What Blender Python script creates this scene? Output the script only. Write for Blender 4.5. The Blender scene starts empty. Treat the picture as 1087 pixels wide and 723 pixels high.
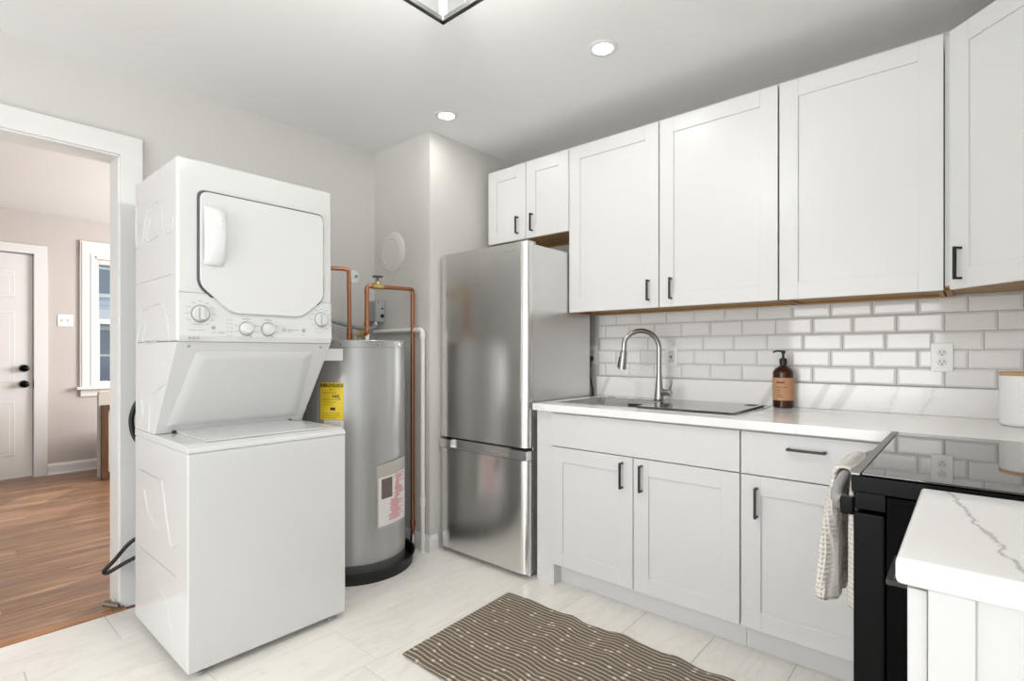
import bpy, bmesh, math, random
from math import sin, cos, pi, radians, sqrt
from mathutils import Vector, Matrix
random.seed(7)
S = bpy.context.scene
COL = S.collection

# ------------------------------------------------------------------ camera
cam_d = bpy.data.cameras.new('camera'); cam = bpy.data.objects.new('camera', cam_d); COL.objects.link(cam)
cam.location = (0, 0, 1.1725)
cam.rotation_euler = (pi/2, 0, radians(41.0891-90))
cam_d.sensor_fit = 'HORIZONTAL'; cam_d.sensor_width = 36.0
cam_d.lens = 36*559.32/1087; cam_d.shift_y = 12.64/1087
cam_d.clip_start = 0.02; cam_d.clip_end = 200
S.camera = cam

# ------------------------------------------------------------------ world, lights, exposure
EXPOSURE = 0.41
W_STRENGTH = 1.1
DOWN_W = 1.2        # each recessed light
PEND_W = 18.0
WIN_K = 50        # unseen kitchen side window, enlarged to add soft fill
FILL_B = 6.5        # added broad fill behind the camera, like bounced flash
WIN_L = 100.0       # living room window
S.view_settings.view_transform = 'Standard'; S.view_settings.look = 'None'
S.view_settings.exposure = EXPOSURE; S.view_settings.gamma = 1.0
S.view_settings.use_curve_mapping = False
w = bpy.data.worlds.new('sky'); S.world = w; w.use_nodes = True
bg = w.node_tree.nodes['Background']; bg.inputs[0].default_value = (0.80, 0.88, 1.0, 1); bg.inputs[1].default_value = W_STRENGTH

def area(name, loc, direction, sx, sy, power, color=(1, 1, 1), shape='RECTANGLE', spread=180):
    l = bpy.data.lights.new(name, 'AREA'); l.shape = shape; l.size = sx; l.size_y = sy
    l.energy = power; l.color = color; l.spread = radians(spread)
    o = bpy.data.objects.new(name, l); COL.objects.link(o); o.location = loc
    o.rotation_euler = Vector(direction).to_track_quat('-Z', 'Y').to_euler()
    return o
area('side_window_fill', (-3.04, 1.15, 1.08), (1, 0, 0), 1.7, 2.0, WIN_K, (1, 0.99, 0.98))
area('back_fill', (-0.62, -0.60, 1.45), (0, 1, 0), 1.5, 1.7, FILL_B, (1, 0.995, 0.99))  # added area fill near the camera, stands in for flash bounce
area('living_window_daylight', (3.36, 4.8, 1.5), (-1, 0, 0), 1.6, 1.4, WIN_L, (1, 0.99, 0.98))
sun = bpy.data.lights.new('sun', 'SUN'); sun.energy = 3.0; sun.angle = radians(1.5); sun.color = (1, 0.95, 0.88)
so = bpy.data.objects.new('sun', sun); COL.objects.link(so)
so.rotation_euler = Vector((-0.78, -1.05, -1.15)).to_track_quat('-Z', 'Y').to_euler(); so.location = (6, 12, 9)

# ------------------------------------------------------------------ materials
MATS = {}
def mat(name, col=(0.8, 0.8, 0.8), rough=0.5, metal=0.0, emit=None, estr=0.0, spec=0.5, coat=0.0, fn=None, trans=0.0, ior=1.45):
    if name in MATS: return MATS[name]
    m = bpy.data.materials.new(name); m.use_nodes = True; MATS[name] = m
    nt = m.node_tree; b = nt.nodes['Principled BSDF']
    b.inputs['Base Color'].default_value = (*col, 1); b.inputs['Roughness'].default_value = rough
    b.inputs['Metallic'].default_value = metal; b.inputs['Specular IOR Level'].default_value = spec
    b.inputs['Coat Weight'].default_value = coat; b.inputs['Coat Roughness'].default_value = 0.05
    b.inputs['Transmission Weight'].default_value = trans; b.inputs['IOR'].default_value = ior
    if emit: b.inputs['Emission Color'].default_value = (*emit, 1); b.inputs['Emission Strength'].default_value = estr
    if fn: fn(nt, b)
    return m
class N:
    """small node-graph helper"""
    def __init__(s, nt): s.nt = nt
    def new(s, t, **kw):
        n = s.nt.nodes.new(t)
        for k, v in kw.items(): setattr(n, k, v)
        return n
    def link(s, a, b): s.nt.links.new(a, b)
    def coord(s): return s.new('ShaderNodeNewGeometry').outputs['Position']
    def math(s, op, a, b=None, c=None):
        n = s.new('ShaderNodeMath', operation=op)
        for i, v in enumerate((a, b, c)):
            if v is None: continue
            if isinstance(v, (int, float)): n.inputs[i].default_value = v
            else: s.link(v, n.inputs[i])
        return n.outputs[0]
    def mapping(s, v, sc=(1, 1, 1), rot=(0, 0, 0), loc=(0, 0, 0)):
        n = s.new('ShaderNodeMapping'); s.link(v, n.inputs[0])
        n.inputs['Scale'].default_value = sc; n.inputs['Rotation'].default_value = rot; n.inputs['Location'].default_value = loc
        return n.outputs[0]
    def noise(s, v, scale, detail=4, rough=0.5, dist=0.0):
        n = s.new('ShaderNodeTexNoise'); s.link(v, n.inputs['Vector'])
        n.inputs['Scale'].default_value = scale; n.inputs['Detail'].default_value = detail
        n.inputs['Roughness'].default_value = rough; n.inputs['Distortion'].default_value = dist
        return n.outputs['Fac']
    def ramp(s, f, stops, interp='LINEAR'):
        n = s.new('ShaderNodeValToRGB'); s.link(f, n.inputs[0]); e = n.color_ramp.elements; n.color_ramp.interpolation = interp
        while len(e) < len(stops): e.new(0.5)
        for i, (p, c) in enumerate(stops):
            e[i].position = p; e[i].color = (*c, 1) if len(c) == 3 else c
        return n.outputs[0]
    def mix(s, f, a, b, mode='MIX'):
        n = s.new('ShaderNodeMix', data_type='RGBA', blend_type=mode)
        for i, v in ((0, f), (6, a), (7, b)):
            if isinstance(v, (int, float)): n.inputs[i].default_value = v
            elif isinstance(v, tuple): n.inputs[i].default_value = (*v, 1)
            else: s.link(v, n.inputs[i])
        return n.outputs[2]
    def sep(s, v):
        n = s.new('ShaderNodeSeparateXYZ'); s.link(v, n.inputs[0]); return n.outputs
    def bump(s, h, strength, dist, b):
        n = s.new('ShaderNodeBump'); n.inputs['Strength'].default_value = strength; n.inputs['Distance'].default_value = dist
        s.link(h, n.inputs['Height']); s.link(n.outputs[0], b.inputs['Normal'])

def f_wall(nt, b):
    g = N(nt); p = g.coord(); g.bump(g.noise(p, 180, 3), 0.08, 0.002, b)
def f_quartz(nt, b):
    g = N(nt); p = g.coord()
    n1 = g.noise(g.mapping(p, (1, 1, 1)), 1.1, 6, 0.62, 0.8)
    v = g.math('ABSOLUTE', g.math('SUBTRACT', n1, 0.5))
    thin = g.ramp(v, [(0.0, (1, 1, 1)), (0.010, (0.25, 0.25, 0.25)), (0.03, (0, 0, 0))])
    mask = g.ramp(g.noise(p, 1.7, 2), [(0.48, (0, 0, 0)), (0.62, (1, 1, 1))])
    f = g.math('MULTIPLY', g.math('MULTIPLY', thin, mask), 0.30)
    c = g.mix(f, (0.89, 0.885, 0.87), (0.45, 0.44, 0.43))
    # broad soft grey bands leaning across the upstand and out onto the worktop
    x, y, z = g.sep(p)
    wob = g.math('MULTIPLY', g.math('SUBTRACT', g.noise(p, 5, 3), 0.5), 0.05)
    total = None
    for y0, wd in ((1.655, 0.012), (0.735, 0.014), (0.515, 0.013), (0.43, 0.016)):
        t = g.math('SUBTRACT', g.math('ADD', y, g.math('ADD', g.math('MULTIPLY', z, 0.55), g.math('MULTIPLY', x, 0.55))), y0 + 0.55*0.97 + 0.55*2.755)
        d = g.math('ABSOLUTE', g.math('ADD', t, wob))
        k = g.math('SMOOTHSTEP', d, 0, 1) if False else g.ramp(g.math('DIVIDE', d, wd*1.6), [(0.45, (1, 1, 1)), (1.0, (0, 0, 0))])
        total = k if total is None else g.math('MAXIMUM', total, k)
    fade = g.ramp(x, [(0.0, (0, 0, 0)), (1.0, (1, 1, 1))])
    near = g.math('GREATER_THAN', x, 2.45)
    c = g.mix(g.math('MULTIPLY', g.math('MULTIPLY', total, near), 0.36), c, (0.42, 0.42, 0.41))
    # the crisp jagged vein of the short counter by the range
    j = g.math('MULTIPLY', g.math('SUBTRACT', g.noise(p, 22, 5, 0.65), 0.5), 0.045)
    line = g.math('ABSOLUTE', g.math('ADD', g.math('SUBTRACT', y, g.math('ADD', g.math('MULTIPLY', g.math('SUBTRACT', x, 0.86), 0.19), -0.045)), j))
    jl = g.ramp(line, [(0.0, (1, 1, 1)), (0.0016, (0.5, 0.5, 0.5)), (0.0045, (0, 0, 0))])
    c = g.mix(g.math('MULTIPLY', g.math('MULTIPLY', jl, g.math('LESS_THAN', x, 1.4)), 0.62), c, (0.22, 0.215, 0.21))
    g.link(c, b.inputs['Base Color'])
def f_floor(nt, b):
    g = N(nt); p = g.coord()
    a = g.new('ShaderNodeAttribute', attribute_name='tile_shift')
    ad = g.new('ShaderNodeVectorMath', operation='ADD'); g.link(p, ad.inputs[0]); g.link(a.outputs['Vector'], ad.inputs[1])
    q = ad.outputs[0]
    n1 = g.noise(g.mapping(q, (1.3, 6.5, 1), (0, 0, 0.35)), 1.6, 6, 0.6, 0.9)
    v = g.math('ABSOLUTE', g.math('SUBTRACT', n1, 0.5))
    thin = g.ramp(v, [(0.0, (1, 1, 1)), (0.015, (0.4, 0.4, 0.4)), (0.06, (0, 0, 0))])
    base = g.mix(g.noise(g.mapping(q, (1, 3, 1)), 2.2, 4), (0.93, 0.90, 0.845), (0.87, 0.838, 0.78))
    c = g.mix(g.math('MULTIPLY', thin, 0.16), base, (0.45, 0.42, 0.38))
    g.link(c, b.inputs['Base Color'])
def f_wood_floor(nt, b):
    g = N(nt); p = g.coord(); x, y, z = g.sep(p)
    row = g.math('FLOOR', g.math('DIVIDE', y, 0.18))
    off = g.math('MULTIPLY', g.math('FRACT', g.math('MULTIPLY', row, 0.377)), 1.2)
    xx = g.math('ADD', x, off); pid = g.math('FLOOR', g.math('DIVIDE', xx, 1.22))
    cmb = g.new('ShaderNodeCombineXYZ'); g.link(pid, cmb.inputs[0]); g.link(row, cmb.inputs[1])
    wn = g.new('ShaderNodeTexWhiteNoise', noise_dimensions='3D'); g.link(cmb.outputs[0], wn.inputs['Vector'])
    ad = g.new('ShaderNodeVectorMath', operation='MULTIPLY_ADD'); g.link(wn.outputs['Color'], ad.inputs[0]); ad.inputs[1].default_value = (7, 7, 7); g.link(p, ad.inputs[2])
    gr = g.noise(g.mapping(ad.outputs[0], (1.0, 11, 1)), 1.8, 6, 0.6, 1.0)
    c = g.ramp(gr, [(0.25, (0.075, 0.037, 0.019)), (0.5, (0.235, 0.118, 0.058)), (0.75, (0.50, 0.30, 0.17))])
    c = g.mix(g.math('MULTIPLY', wn.outputs['Value'], 0.35), c, (0.20, 0.10, 0.055))
    fy = g.math('FRACT', g.math('DIVIDE', y, 0.18)); fx = g.math('FRACT', g.math('DIVIDE', xx, 1.22))
    s1 = g.math('LESS_THAN', fy, 0.014); s2 = g.math('LESS_THAN', fx, 0.0022)
    c = g.mix(g.math('MULTIPLY', g.math('MAXIMUM', s1, s2), 0.6), c, (0.06, 0.03, 0.015))
    g.link(c, b.inputs['Base Color'])
def f_wood(dark, light, sc=(3, 30, 30)):
    def fn(nt, b):
        g = N(nt); p = g.coord()
        n = g.noise(g.mapping(p, sc), 1.0, 5, 0.6, 0.6)
        g.link(g.ramp(n, [(0.3, dark), (0.7, light)]), b.inputs['Base Color'])
    return fn
def f_brushed(sc, lo, hi):
    def fn(nt, b):
        g = N(nt); p = g.coord(); n = g.noise(g.mapping(p, sc), 1.0, 3, 0.5)
        r = g.ramp(n, [(0.2, (lo,)*3), (0.8, (hi,)*3)]); g.link(r, b.inputs['Roughness'])
        tg = g.new('ShaderNodeTangent', direction_type='RADIAL', axis='Z'); g.link(tg.outputs[0], b.inputs['Tangent'])
        b.inputs['Anisotropic'].default_value = 0.75; b.inputs['Anisotropic Rotation'].default_value = ANIS
    return fn
ANIS = 0.25
def f_rug(nt, b):
    g = N(nt); p = g.coord(); x, y, z = g.sep(p)
    wob = g.math('MULTIPLY', g.math('SUBTRACT', g.noise(g.mapping(p, (2.2, 3.0, 1)), 2.2, 3), 0.5), 0.035)
    u = g.math('DIVIDE', g.math('ADD', x, wob), 0.0205)
    fr = g.math('FRACT', u); row = g.math('FLOOR', u)
    line = g.ramp(g.math('ADD', g.math('ABSOLUTE', g.math('SUBTRACT', fr, 0.5)), g.math('MULTIPLY', g.math('SUBTRACT', g.noise(g.mapping(p, (40, 9, 1)), 1.0, 3), 0.5), 0.16)), [(0.10, (1, 1, 1)), (0.19, (0, 0, 0))])
    # weave: fine cross threads
    wv = g.math('FRACT', g.math('ADD', g.math('DIVIDE', y, 0.0075), g.math('MULTIPLY', row, 0.5)))
    thread = g.ramp(wv, [(0.0, (0.06, 0.048, 0.036)), (0.3, (0.17, 0.138, 0.105)), (0.65, (0.25, 0.21, 0.16)), (1.0, (0.07, 0.055, 0.042))])
    c = g.mix(g.math('MULTIPLY', line, 0.85), thread, (0.56, 0.49, 0.40))
    cmb = g.new('ShaderNodeCombineXYZ'); g.link(row, cmb.inputs[0]); g.link(g.math('FLOOR', g.math('DIVIDE', y, 0.022)), cmb.inputs[1])
    wn = g.new('ShaderNodeTexWhiteNoise', noise_dimensions='3D'); g.link(cmb.outputs[0], wn.inputs['Vector'])
    sl = g.math('MULTIPLY', g.math('GREATER_THAN', wn.outputs['Value'], 0.93), g.math('LESS_THAN', g.math('ABSOLUTE', g.math('SUBTRACT', fr, 0.5)), 0.27))
    yy = g.math('ABSOLUTE', g.math('SUBTRACT', g.math('FRACT', g.math('DIVIDE', y, 0.022)), 0.5))
    sl = g.math('MULTIPLY', sl, g.math('LESS_THAN', yy, 0.33))
    c = g.mix(sl, c, (0.66, 0.60, 0.50))
    g.link(c, b.inputs['Base Color'])
    g.bump(g.math('ADD', g.math('MULTIPLY', line, -1.0), g.math('MULTIPLY', wv, 0.3)), 0.5, 0.003, b)
def f_towel(nt, b):
    g = N(nt); p = g.coord(); x, y, z = g.sep(p)
    a = g.math('ABSOLUTE', g.math('SINE', g.math('MULTIPLY', z, 260))); c2 = g.math('ABSOLUTE', g.math('SINE', g.math('MULTIPLY', g.math('ADD', x, g.math('MULTIPLY', y, 1.6)), 240)))
    h = g.math('MAXIMUM', g.math('POWER', a, 3), g.math('POWER', c2, 3))
    g.bump(h, 0.8, 0.004, b)
    g.link(g.ramp(h, [(0.0, (0.66, 0.61, 0.55)), (0.8, (0.86, 0.83, 0.78))]), b.inputs['Base Color'])
def f_leather(nt, b):
    g = N(nt); p = g.coord(); g.bump(g.noise(p, 300, 2), 0.3, 0.002, b)
def f_siding(nt, b):
    g = N(nt); x, y, z = g.sep(g.coord()); f = g.math('FRACT', g.math('DIVIDE', z, 0.14))
    g.link(g.ramp(f, [(0.0, (0.25, 0.27, 0.3)), (0.12, (0.55, 0.58, 0.63)), (1.0, (0.6, 0.63, 0.68))]), b.inputs['Base Color'])

M_WALL = mat('wall_paint', (0.64, 0.625, 0.595), 0.7, fn=f_wall)
M_LWALL = mat('living_wall_paint', (0.55, 0.51, 0.485), 0.7)
M_CEIL = mat('ceiling_paint', (0.83, 0.83, 0.82), 0.8)
M_TRIM = mat('trim_paint', (0.76, 0.76, 0.745), 0.28)
M_CAB = mat('cabinet_paint', (0.69, 0.69, 0.68), 0.32)
M_DOOR = mat('door_paint', (0.76, 0.755, 0.745), 0.35)
M_QUARTZ = mat('quartz', (0.83, 0.82, 0.8), 0.14, fn=f_quartz)
M_TILE = mat('wall_tile', (0.82, 0.815, 0.80), 0.06)
M_GROUT = mat('grout', (0.45, 0.44, 0.42), 0.8)
M_FGROUT = mat('floor_grout', (0.56, 0.53, 0.49), 0.8)
M_FLOOR = mat('floor_tile', (0.8, 0.77, 0.72), 0.24, fn=f_floor)
M_WFLOOR = mat('wood_planks', (0.3, 0.16, 0.08), 0.3, fn=f_wood_floor)
M_THRESH = mat('threshold_wood', (0.42, 0.2, 0.09), 0.35, fn=f_wood((0.30, 0.14, 0.06), (0.48, 0.25, 0.12), (3, 40, 40)))
M_PLY = mat('raw_wood', (0.4, 0.22, 0.08), 0.5, fn=f_wood((0.27, 0.14, 0.035), (0.42, 0.23, 0.07), (30, 2.5, 30)))
M_BLACK = mat('matte_black', (0.012, 0.012, 0.012), 0.38)
M_BLACKG = mat('gloss_black', (0.003, 0.003, 0.003), 0.2, spec=0.10)
M_RANGE = mat('range_black', (0.003, 0.003, 0.003), 0.45, spec=0.04)
M_RUBBER = mat('black_rubber', (0.01, 0.01, 0.01), 0.5)
M_APPL = mat('appliance_white', (0.70, 0.705, 0.695), 0.12)
M_APPLIN = mat('appliance_white_satin', (0.70, 0.705, 0.695), 0.25)
M_DARK = mat('dark_gap', (0.03, 0.03, 0.03), 0.6)
M_PRINT = mat('grey_print', (0.40, 0.41, 0.42), 0.5)
M_CHROME = mat('chrome', (0.62, 0.62, 0.61), 0.10, 1.0)
M_STEEL = mat('stainless', (0.76, 0.755, 0.74), 0.24, 1.0, fn=f_brushed((400, 400, 4), 0.17, 0.26))
M_STEELS = mat('fridge_side', (0.70, 0.695, 0.685), 0.30, 0.85)
M_SINK = mat('sink_steel', (0.74, 0.73, 0.72), 0.22, 1.0)
M_BASIN = mat('basin_steel', (0.62, 0.615, 0.60), 0.35, 0.6)
M_NICKEL = mat('brushed_nickel', (0.43, 0.42, 0.405), 0.2, 1.0)
M_TANK = mat('tank_grey', (0.44, 0.44, 0.43), 0.32, 0.4)
M_TANKTOP = mat('tank_top_grey', (0.40, 0.40, 0.395), 0.35, 0.5)
M_COPPER = mat('copper', (0.43, 0.19, 0.098), 0.3, 1.0)
M_BRASS = mat('brass', (0.62, 0.46, 0.17), 0.3, 1.0)
M_PVC = mat('pvc', (0.82, 0.80, 0.76), 0.35)
M_GREYP = mat('grey_plastic', (0.36, 0.37, 0.37), 0.45)
M_YELLOW = mat('yellow_label', (0.82, 0.60, 0.02), 0.5)
M_PAPER = mat('paper', (0.80, 0.76, 0.74), 0.5)
M_PINK = mat('pink_print', (0.70, 0.25, 0.30), 0.5)
M_KRAFT = mat('kraft_label', (0.55, 0.30, 0.16), 0.6)
M_AMBER = mat('amber_bottle', (0.045, 0.013, 0.006), 0.08)
M_CERAMIC = mat('white_ceramic', (0.82, 0.82, 0.80), 0.2)
M_LIDW = mat('lid_wood', (0.5, 0.3, 0.14), 0.5, fn=f_wood((0.42, 0.25, 0.11), (0.58, 0.38, 0.2), (8, 30, 8)))
M_RUG = mat('rug_weave', (0.1, 0.08, 0.06), 0.95, spec=0.1, fn=f_rug)
M_TOWEL = mat('towel_waffle', (0.7, 0.67, 0.62), 0.95, spec=0.1, fn=f_towel)
M_LENS = mat('lamp_lens', (1, 1, 1), 0.5, emit=(1, 0.98, 0.95), estr=12)
M_BULB = mat('bulb_glow', (1, 1, 1), 0.5, emit=(1, 0.96, 0.9), estr=8)
def f_glass(nt, b):
    g = N(nt); out = nt.nodes['Material Output']; t = g.new('ShaderNodeBsdfTransparent'); t.inputs[0].default_value = (0.96, 0.97, 0.97, 1)
    gl = g.new('ShaderNodeBsdfGlossy'); gl.inputs['Roughness'].default_value = 0.02
    fr = g.new('ShaderNodeFresnel'); fr.inputs[0].default_value = 1.45; m = g.new('ShaderNodeMixShader')
    bf = g.new('ShaderNodeNewGeometry').outputs['Backfacing']; g.link(g.math('MULTIPLY', fr.outputs[0], g.math('SUBTRACT', 1.0, bf)), m.inputs[0]); g.link(t.outputs[0], m.inputs[1]); g.link(gl.outputs[0], m.inputs[2]); g.link(m.outputs[0], out.inputs['Surface'])
M_GLASS = mat('clear_glass', (1, 1, 1), 0.02, fn=f_glass)
M_GUN = mat('gunmetal', (0.10, 0.10, 0.098), 0.35, 0.8)
M_COOK = mat('cooktop_glass', (0.02, 0.02, 0.021), 0.03, spec=0.9, coat=0.25)
M_BOARD = mat('dark_glass_board', (0.03, 0.03, 0.032), 0.06, spec=0.8, coat=0.3)
M_UPH = mat('upholstery', (0.52, 0.49, 0.45), 0.9)
M_WALNUT = mat('walnut', (0.16, 0.075, 0.03), 0.4, fn=f_wood((0.06, 0.028, 0.012), (0.13, 0.065, 0.03), (20, 20, 3)))
M_BROWN = mat('brown_metal', (0.22, 0.17, 0.14), 0.4, 0.7)
M_SIDING = mat('house_siding', (0.6, 0.63, 0.68), 0.7, fn=f_siding)
M_HTRIM = mat('house_trim', (0.82, 0.82, 0.8), 0.6)
M_HWIN = mat('house_glass', (0.25, 0.28, 0.33), 0.1)
M_ROOF = mat('roof_shingle', (0.16, 0.15, 0.14), 0.9)
M_GRASS = mat('lawn', (0.12, 0.16, 0.07), 0.95)
M_GREYVEH = mat('car_paint', (0.12, 0.13, 0.15), 0.25, 0.3)

# ------------------------------------------------------------------ mesh helpers
class MB:
    def __init__(s): s.bm = bmesh.new()
    def _bev(s, vs, b, seg):
        if b <= 0: return
        es = {e for v in vs for e in v.link_edges}
        bmesh.ops.bevel(s.bm, geom=list(es), offset=b, segments=seg, profile=0.5, affect='EDGES', clamp_overlap=True)
    def box(s, x0, x1, y0, y1, z0, z1, b=0.0, seg=2):
        x0, x1 = sorted((x0, x1)); y0, y1 = sorted((y0, y1)); z0, z1 = sorted((z0, z1))
        vs = bmesh.ops.create_cube(s.bm, size=1.0)['verts']
        for v in vs: v.co = Vector(((v.co.x+.5)*(x1-x0)+x0, (v.co.y+.5)*(y1-y0)+y0, (v.co.z+.5)*(z1-z0)+z0))
        s._bev(vs, b, seg); return s
    def prism(s, poly, axis, a0, a1, b=0.0, seg=2):
        def P(p, a):
            if axis == 'x': return Vector((a, p[0], p[1]))
            if axis == 'y': return Vector((p[0], a, p[1]))
            return Vector((p[0], p[1], a))
        A = [s.bm.verts.new(P(p, a0)) for p in poly]; B = [s.bm.verts.new(P(p, a1)) for p in poly]
        n = len(poly); fs = [s.bm.faces.new(A), s.bm.faces.new(B[::-1])]
        for i in range(n): fs.append(s.bm.faces.new((A[i], B[i], B[(i+1) % n], A[(i+1) % n])))
        bmesh.ops.recalc_face_normals(s.bm, faces=fs)
        s._bev(A+B, b, seg); return s
    def cyl(s, p0, p1, r0, r1=None, seg=28, b=0.0):
        p0 = Vector(p0); p1 = Vector(p1); r1 = r0 if r1 is None else r1
        q = (p1-p0).to_track_quat('Z', 'Y').to_matrix()
        A = []; B = []
        for i in range(seg):
            t = 2*pi*i/seg; d = q @ Vector((cos(t), sin(t), 0)); A.append(s.bm.verts.new(p0+d*r0)); B.append(s.bm.verts.new(p1+d*r1))
        fs = [s.bm.faces.new(A[::-1]), s.bm.faces.new(B)]
        for i in range(seg): fs.append(s.bm.faces.new((A[i], A[(i+1) % seg], B[(i+1) % seg], B[i])))
        if b > 0:
            es = [e for f in fs[:2] for e in f.edges]
            bmesh.ops.bevel(s.bm, geom=es, offset=b, segments=2, profile=0.5, affect='EDGES')
        return s
    def lathe(s, prof, c=(0, 0, 0), axis=(0, 0, 1), seg=56):
        q = Vector(axis).to_track_quat('Z', 'Y').to_matrix(); c = Vector(c); rings = []
        for r, z in prof:
            if r < 1e-6: rings.append([s.bm.verts.new(c+q @ Vector((0, 0, z)))])
            else: rings.append([s.bm.verts.new(c+q @ Vector((r*cos(2*pi*i/seg), r*sin(2*pi*i/seg), z))) for i in range(seg)])
        fs = []
        for a, b in zip(rings, rings[1:]):
            for i in range(seg):
                j = (i+1) % seg
                if len(a) == 1 and len(b) == 1: continue
                if len(a) == 1: fs.append(s.bm.faces.new((a[0], b[j], b[i])))
                elif len(b) == 1: fs.append(s.bm.faces.new((a[i], a[j], b[0])))
                else: fs.append(s.bm.faces.new((a[i], a[j], b[j], b[i])))
        bmesh.ops.recalc_face_normals(s.bm, faces=fs); return s
    def tube(s, pts, r, seg=14, smooth=True, sub=8, closed=False):
        P = [Vector(p) for p in pts]
        if smooth and len(P) > 2:
            Q = []; n = len(P)
            for i in range(n-1):
                a = P[i-1] if i else P[0]*2-P[1]; b = P[i]; c = P[i+1]; d = P[i+2] if i+2 < n else P[-1]*2-P[-2]
                for k in range(sub):
                    t = k/sub
                    Q.append(0.5*((2*b)+(c-a)*t+(2*a-5*b+4*c-d)*t*t+(3*b-a-3*c+d)*t**3))
            Q.append(P[-1]); P = Q
        R = r if callable(r) else (lambda t: r)
        prev = None; rings = []
        n = len(P)
        for i, p in enumerate(P):
            t = (P[min(i+1, n-1)]-P[max(i-1, 0)]).normalized()
            if prev is None:
                u = t.orthogonal().normalized()
            else:
                u = (prev-t*prev.dot(t)).normalized()
            prev = u; v = t.cross(u); rr = R(i/(n-1))
            rings.append([s.bm.verts.new(p+(u*cos(2*pi*k/seg)+v*sin(2*pi*k/seg))*rr) for k in range(seg)])
        for a, b in zip(rings, rings[1:]):
            for k in range(seg): s.bm.faces.new((a[k], a[(k+1) % seg], b[(k+1) % seg], b[k]))
        s.bm.faces.new(rings[0][::-1]); s.bm.faces.new(rings[-1]); return s
    def pipe(s, pts, r, seg=16):
        """straight runs with rounded elbow corners"""
        P = [Vector(p) for p in pts]; Q = [P[0]]
        for i in range(1, len(P)-1):
            a, b, c = P[i-1], P[i], P[i+1]; k = r*1.7
            d0 = (a-b).normalized(); d1 = (c-b).normalized()
            for t in range(7):
                f = t/6; Q.append((b+d0*k)*(1-f)**2+b*2*f*(1-f)+(b+d1*k)*f*f)
        Q.append(P[-1]); return s.tube(Q, r, seg, smooth=False)
    def grid(s, fn, nu, nv, thick=0.0):
        V = [[s.bm.verts.new(fn(i/nu, j/nv)) for j in range(nv+1)] for i in range(nu+1)]
        fs = [s.bm.faces.new((V[i][j], V[i+1][j], V[i+1][j+1], V[i][j+1])) for i in range(nu) for j in range(nv)]
        if thick:
            s.bm.normal_update(); bmesh.ops.solidify(s.bm, geom=fs, thickness=thick)
        return s
    def xf(s, M):
        bmesh.ops.transform(s.bm, matrix=M, verts=s.bm.verts[:]); return s
ORG = {}
SPLIT = {'coupling', 'side_rib', 'side_seam', 'hinge', 'sweat_fitting', 'knockout', 'brace'}
def islands(bm):
    left = set(bm.verts); out = []
    while left:
        st = [left.pop()]; isl = set(st)
        while st:
            for e in st.pop().link_edges:
                for v in e.verts:
                    if v in left: left.discard(v); isl.add(v); st.append(v)
        out.append(isl)
    return out
def link(name, mb, m, parent=None, ang=38, smooth=True):
    bm = mb.bm
    if name in SPLIT:
        bm.verts.index_update(); isl = islands(bm)
        if len(isl) > 1:
            groups = [sorted(v.index for v in i) for i in isl]; r = None
            for g in sorted(groups):
                b2 = bm.copy(); b2.verts.ensure_lookup_table(); keep = set(g)
                bmesh.ops.delete(b2, geom=[v for v in b2.verts if v.index not in keep], context='VERTS')
                q = MB(); q.bm.free(); q.bm = b2; o = _link(name, q, m, parent, ang, smooth); r = r or o
            bm.free(); return r
    return _link(name, mb, m, parent, ang, smooth)
def _link(name, mb, m, parent=None, ang=38, smooth=True):
    bm = mb.bm
    if parent is not None:
        o0 = ORG.get(parent.name, Vector((0, 0, 0)))
        if o0.length: bmesh.ops.translate(bm, vec=-o0, verts=bm.verts[:])
    me = bpy.data.meshes.new(name); bm.to_mesh(me); bm.free()
    for x in (m if isinstance(m, (list, tuple)) else [m]): me.materials.append(x)
    if smooth:
        me.polygons.foreach_set('use_smooth', [True]*len(me.polygons)); me.set_sharp_from_angle(angle=radians(ang))
    o = bpy.data.objects.new(name, me); COL.objects.link(o)
    if smooth:
        wm = o.modifiers.new('weighted_normals', 'WEIGHTED_NORMAL'); wm.keep_sharp = True; wm.weight = 90
    if parent is not None:
        o.parent = parent; ORG[o.name] = ORG.get(parent.name, Vector((0, 0, 0)))
    return o
def struct(name, mb, m, **k):
    o = link(name, mb, m, **k); o['kind'] = 'structure'; return o
def thing(name, label, cat, loc=(0, 0, 0), rz=None, group=None):
    """an Empty at the thing's base; with rz its parts are given in local coordinates"""
    o = bpy.data.objects.new(name, None); COL.objects.link(o); o.location = loc; o.empty_display_size = 0.05
    if rz is None: ORG[o.name] = Vector(loc)
    else: o.rotation_euler = (0, 0, rz); ORG[o.name] = Vector((0, 0, 0))
    return tag(o, label, cat, group)
def tag(o, label, cat, group=None):
    o['label'] = label; o['category'] = cat
    if group: o['group'] = group
    return o
def text_mb(body, size, fn, extrude=0.0):
    """lettering as flat mesh; fn maps (x, y) of the text plane to a point"""
    c = bpy.data.curves.new('lettering', 'FONT'); c.body = body; c.size = size; c.align_x = 'CENTER'; c.align_y = 'CENTER'; c.offset = size*0.035
    o = bpy.data.objects.new('lettering', c); COL.objects.link(o)
    dg = bpy.context.evaluated_depsgraph_get(); me = bpy.data.meshes.new_from_object(o.evaluated_get(dg))
    mb = MB(); mb.bm.from_mesh(me)
    bpy.data.objects.remove(o); bpy.data.curves.remove(c); bpy.data.meshes.remove(me)
    for v in mb.bm.verts: v.co = Vector(fn(v.co.x, v.co.y))
    return mb

# ------------------------------------------------------------------ room shell
XW = 2.773; YW = 2.956; YF = -0.54; XL = -3.00; ZC = 2.475; YL = 6.65; YK = 3.085
XA = 2.016; YA = 2.398          # the boxed-out corner beside the water heater
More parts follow.
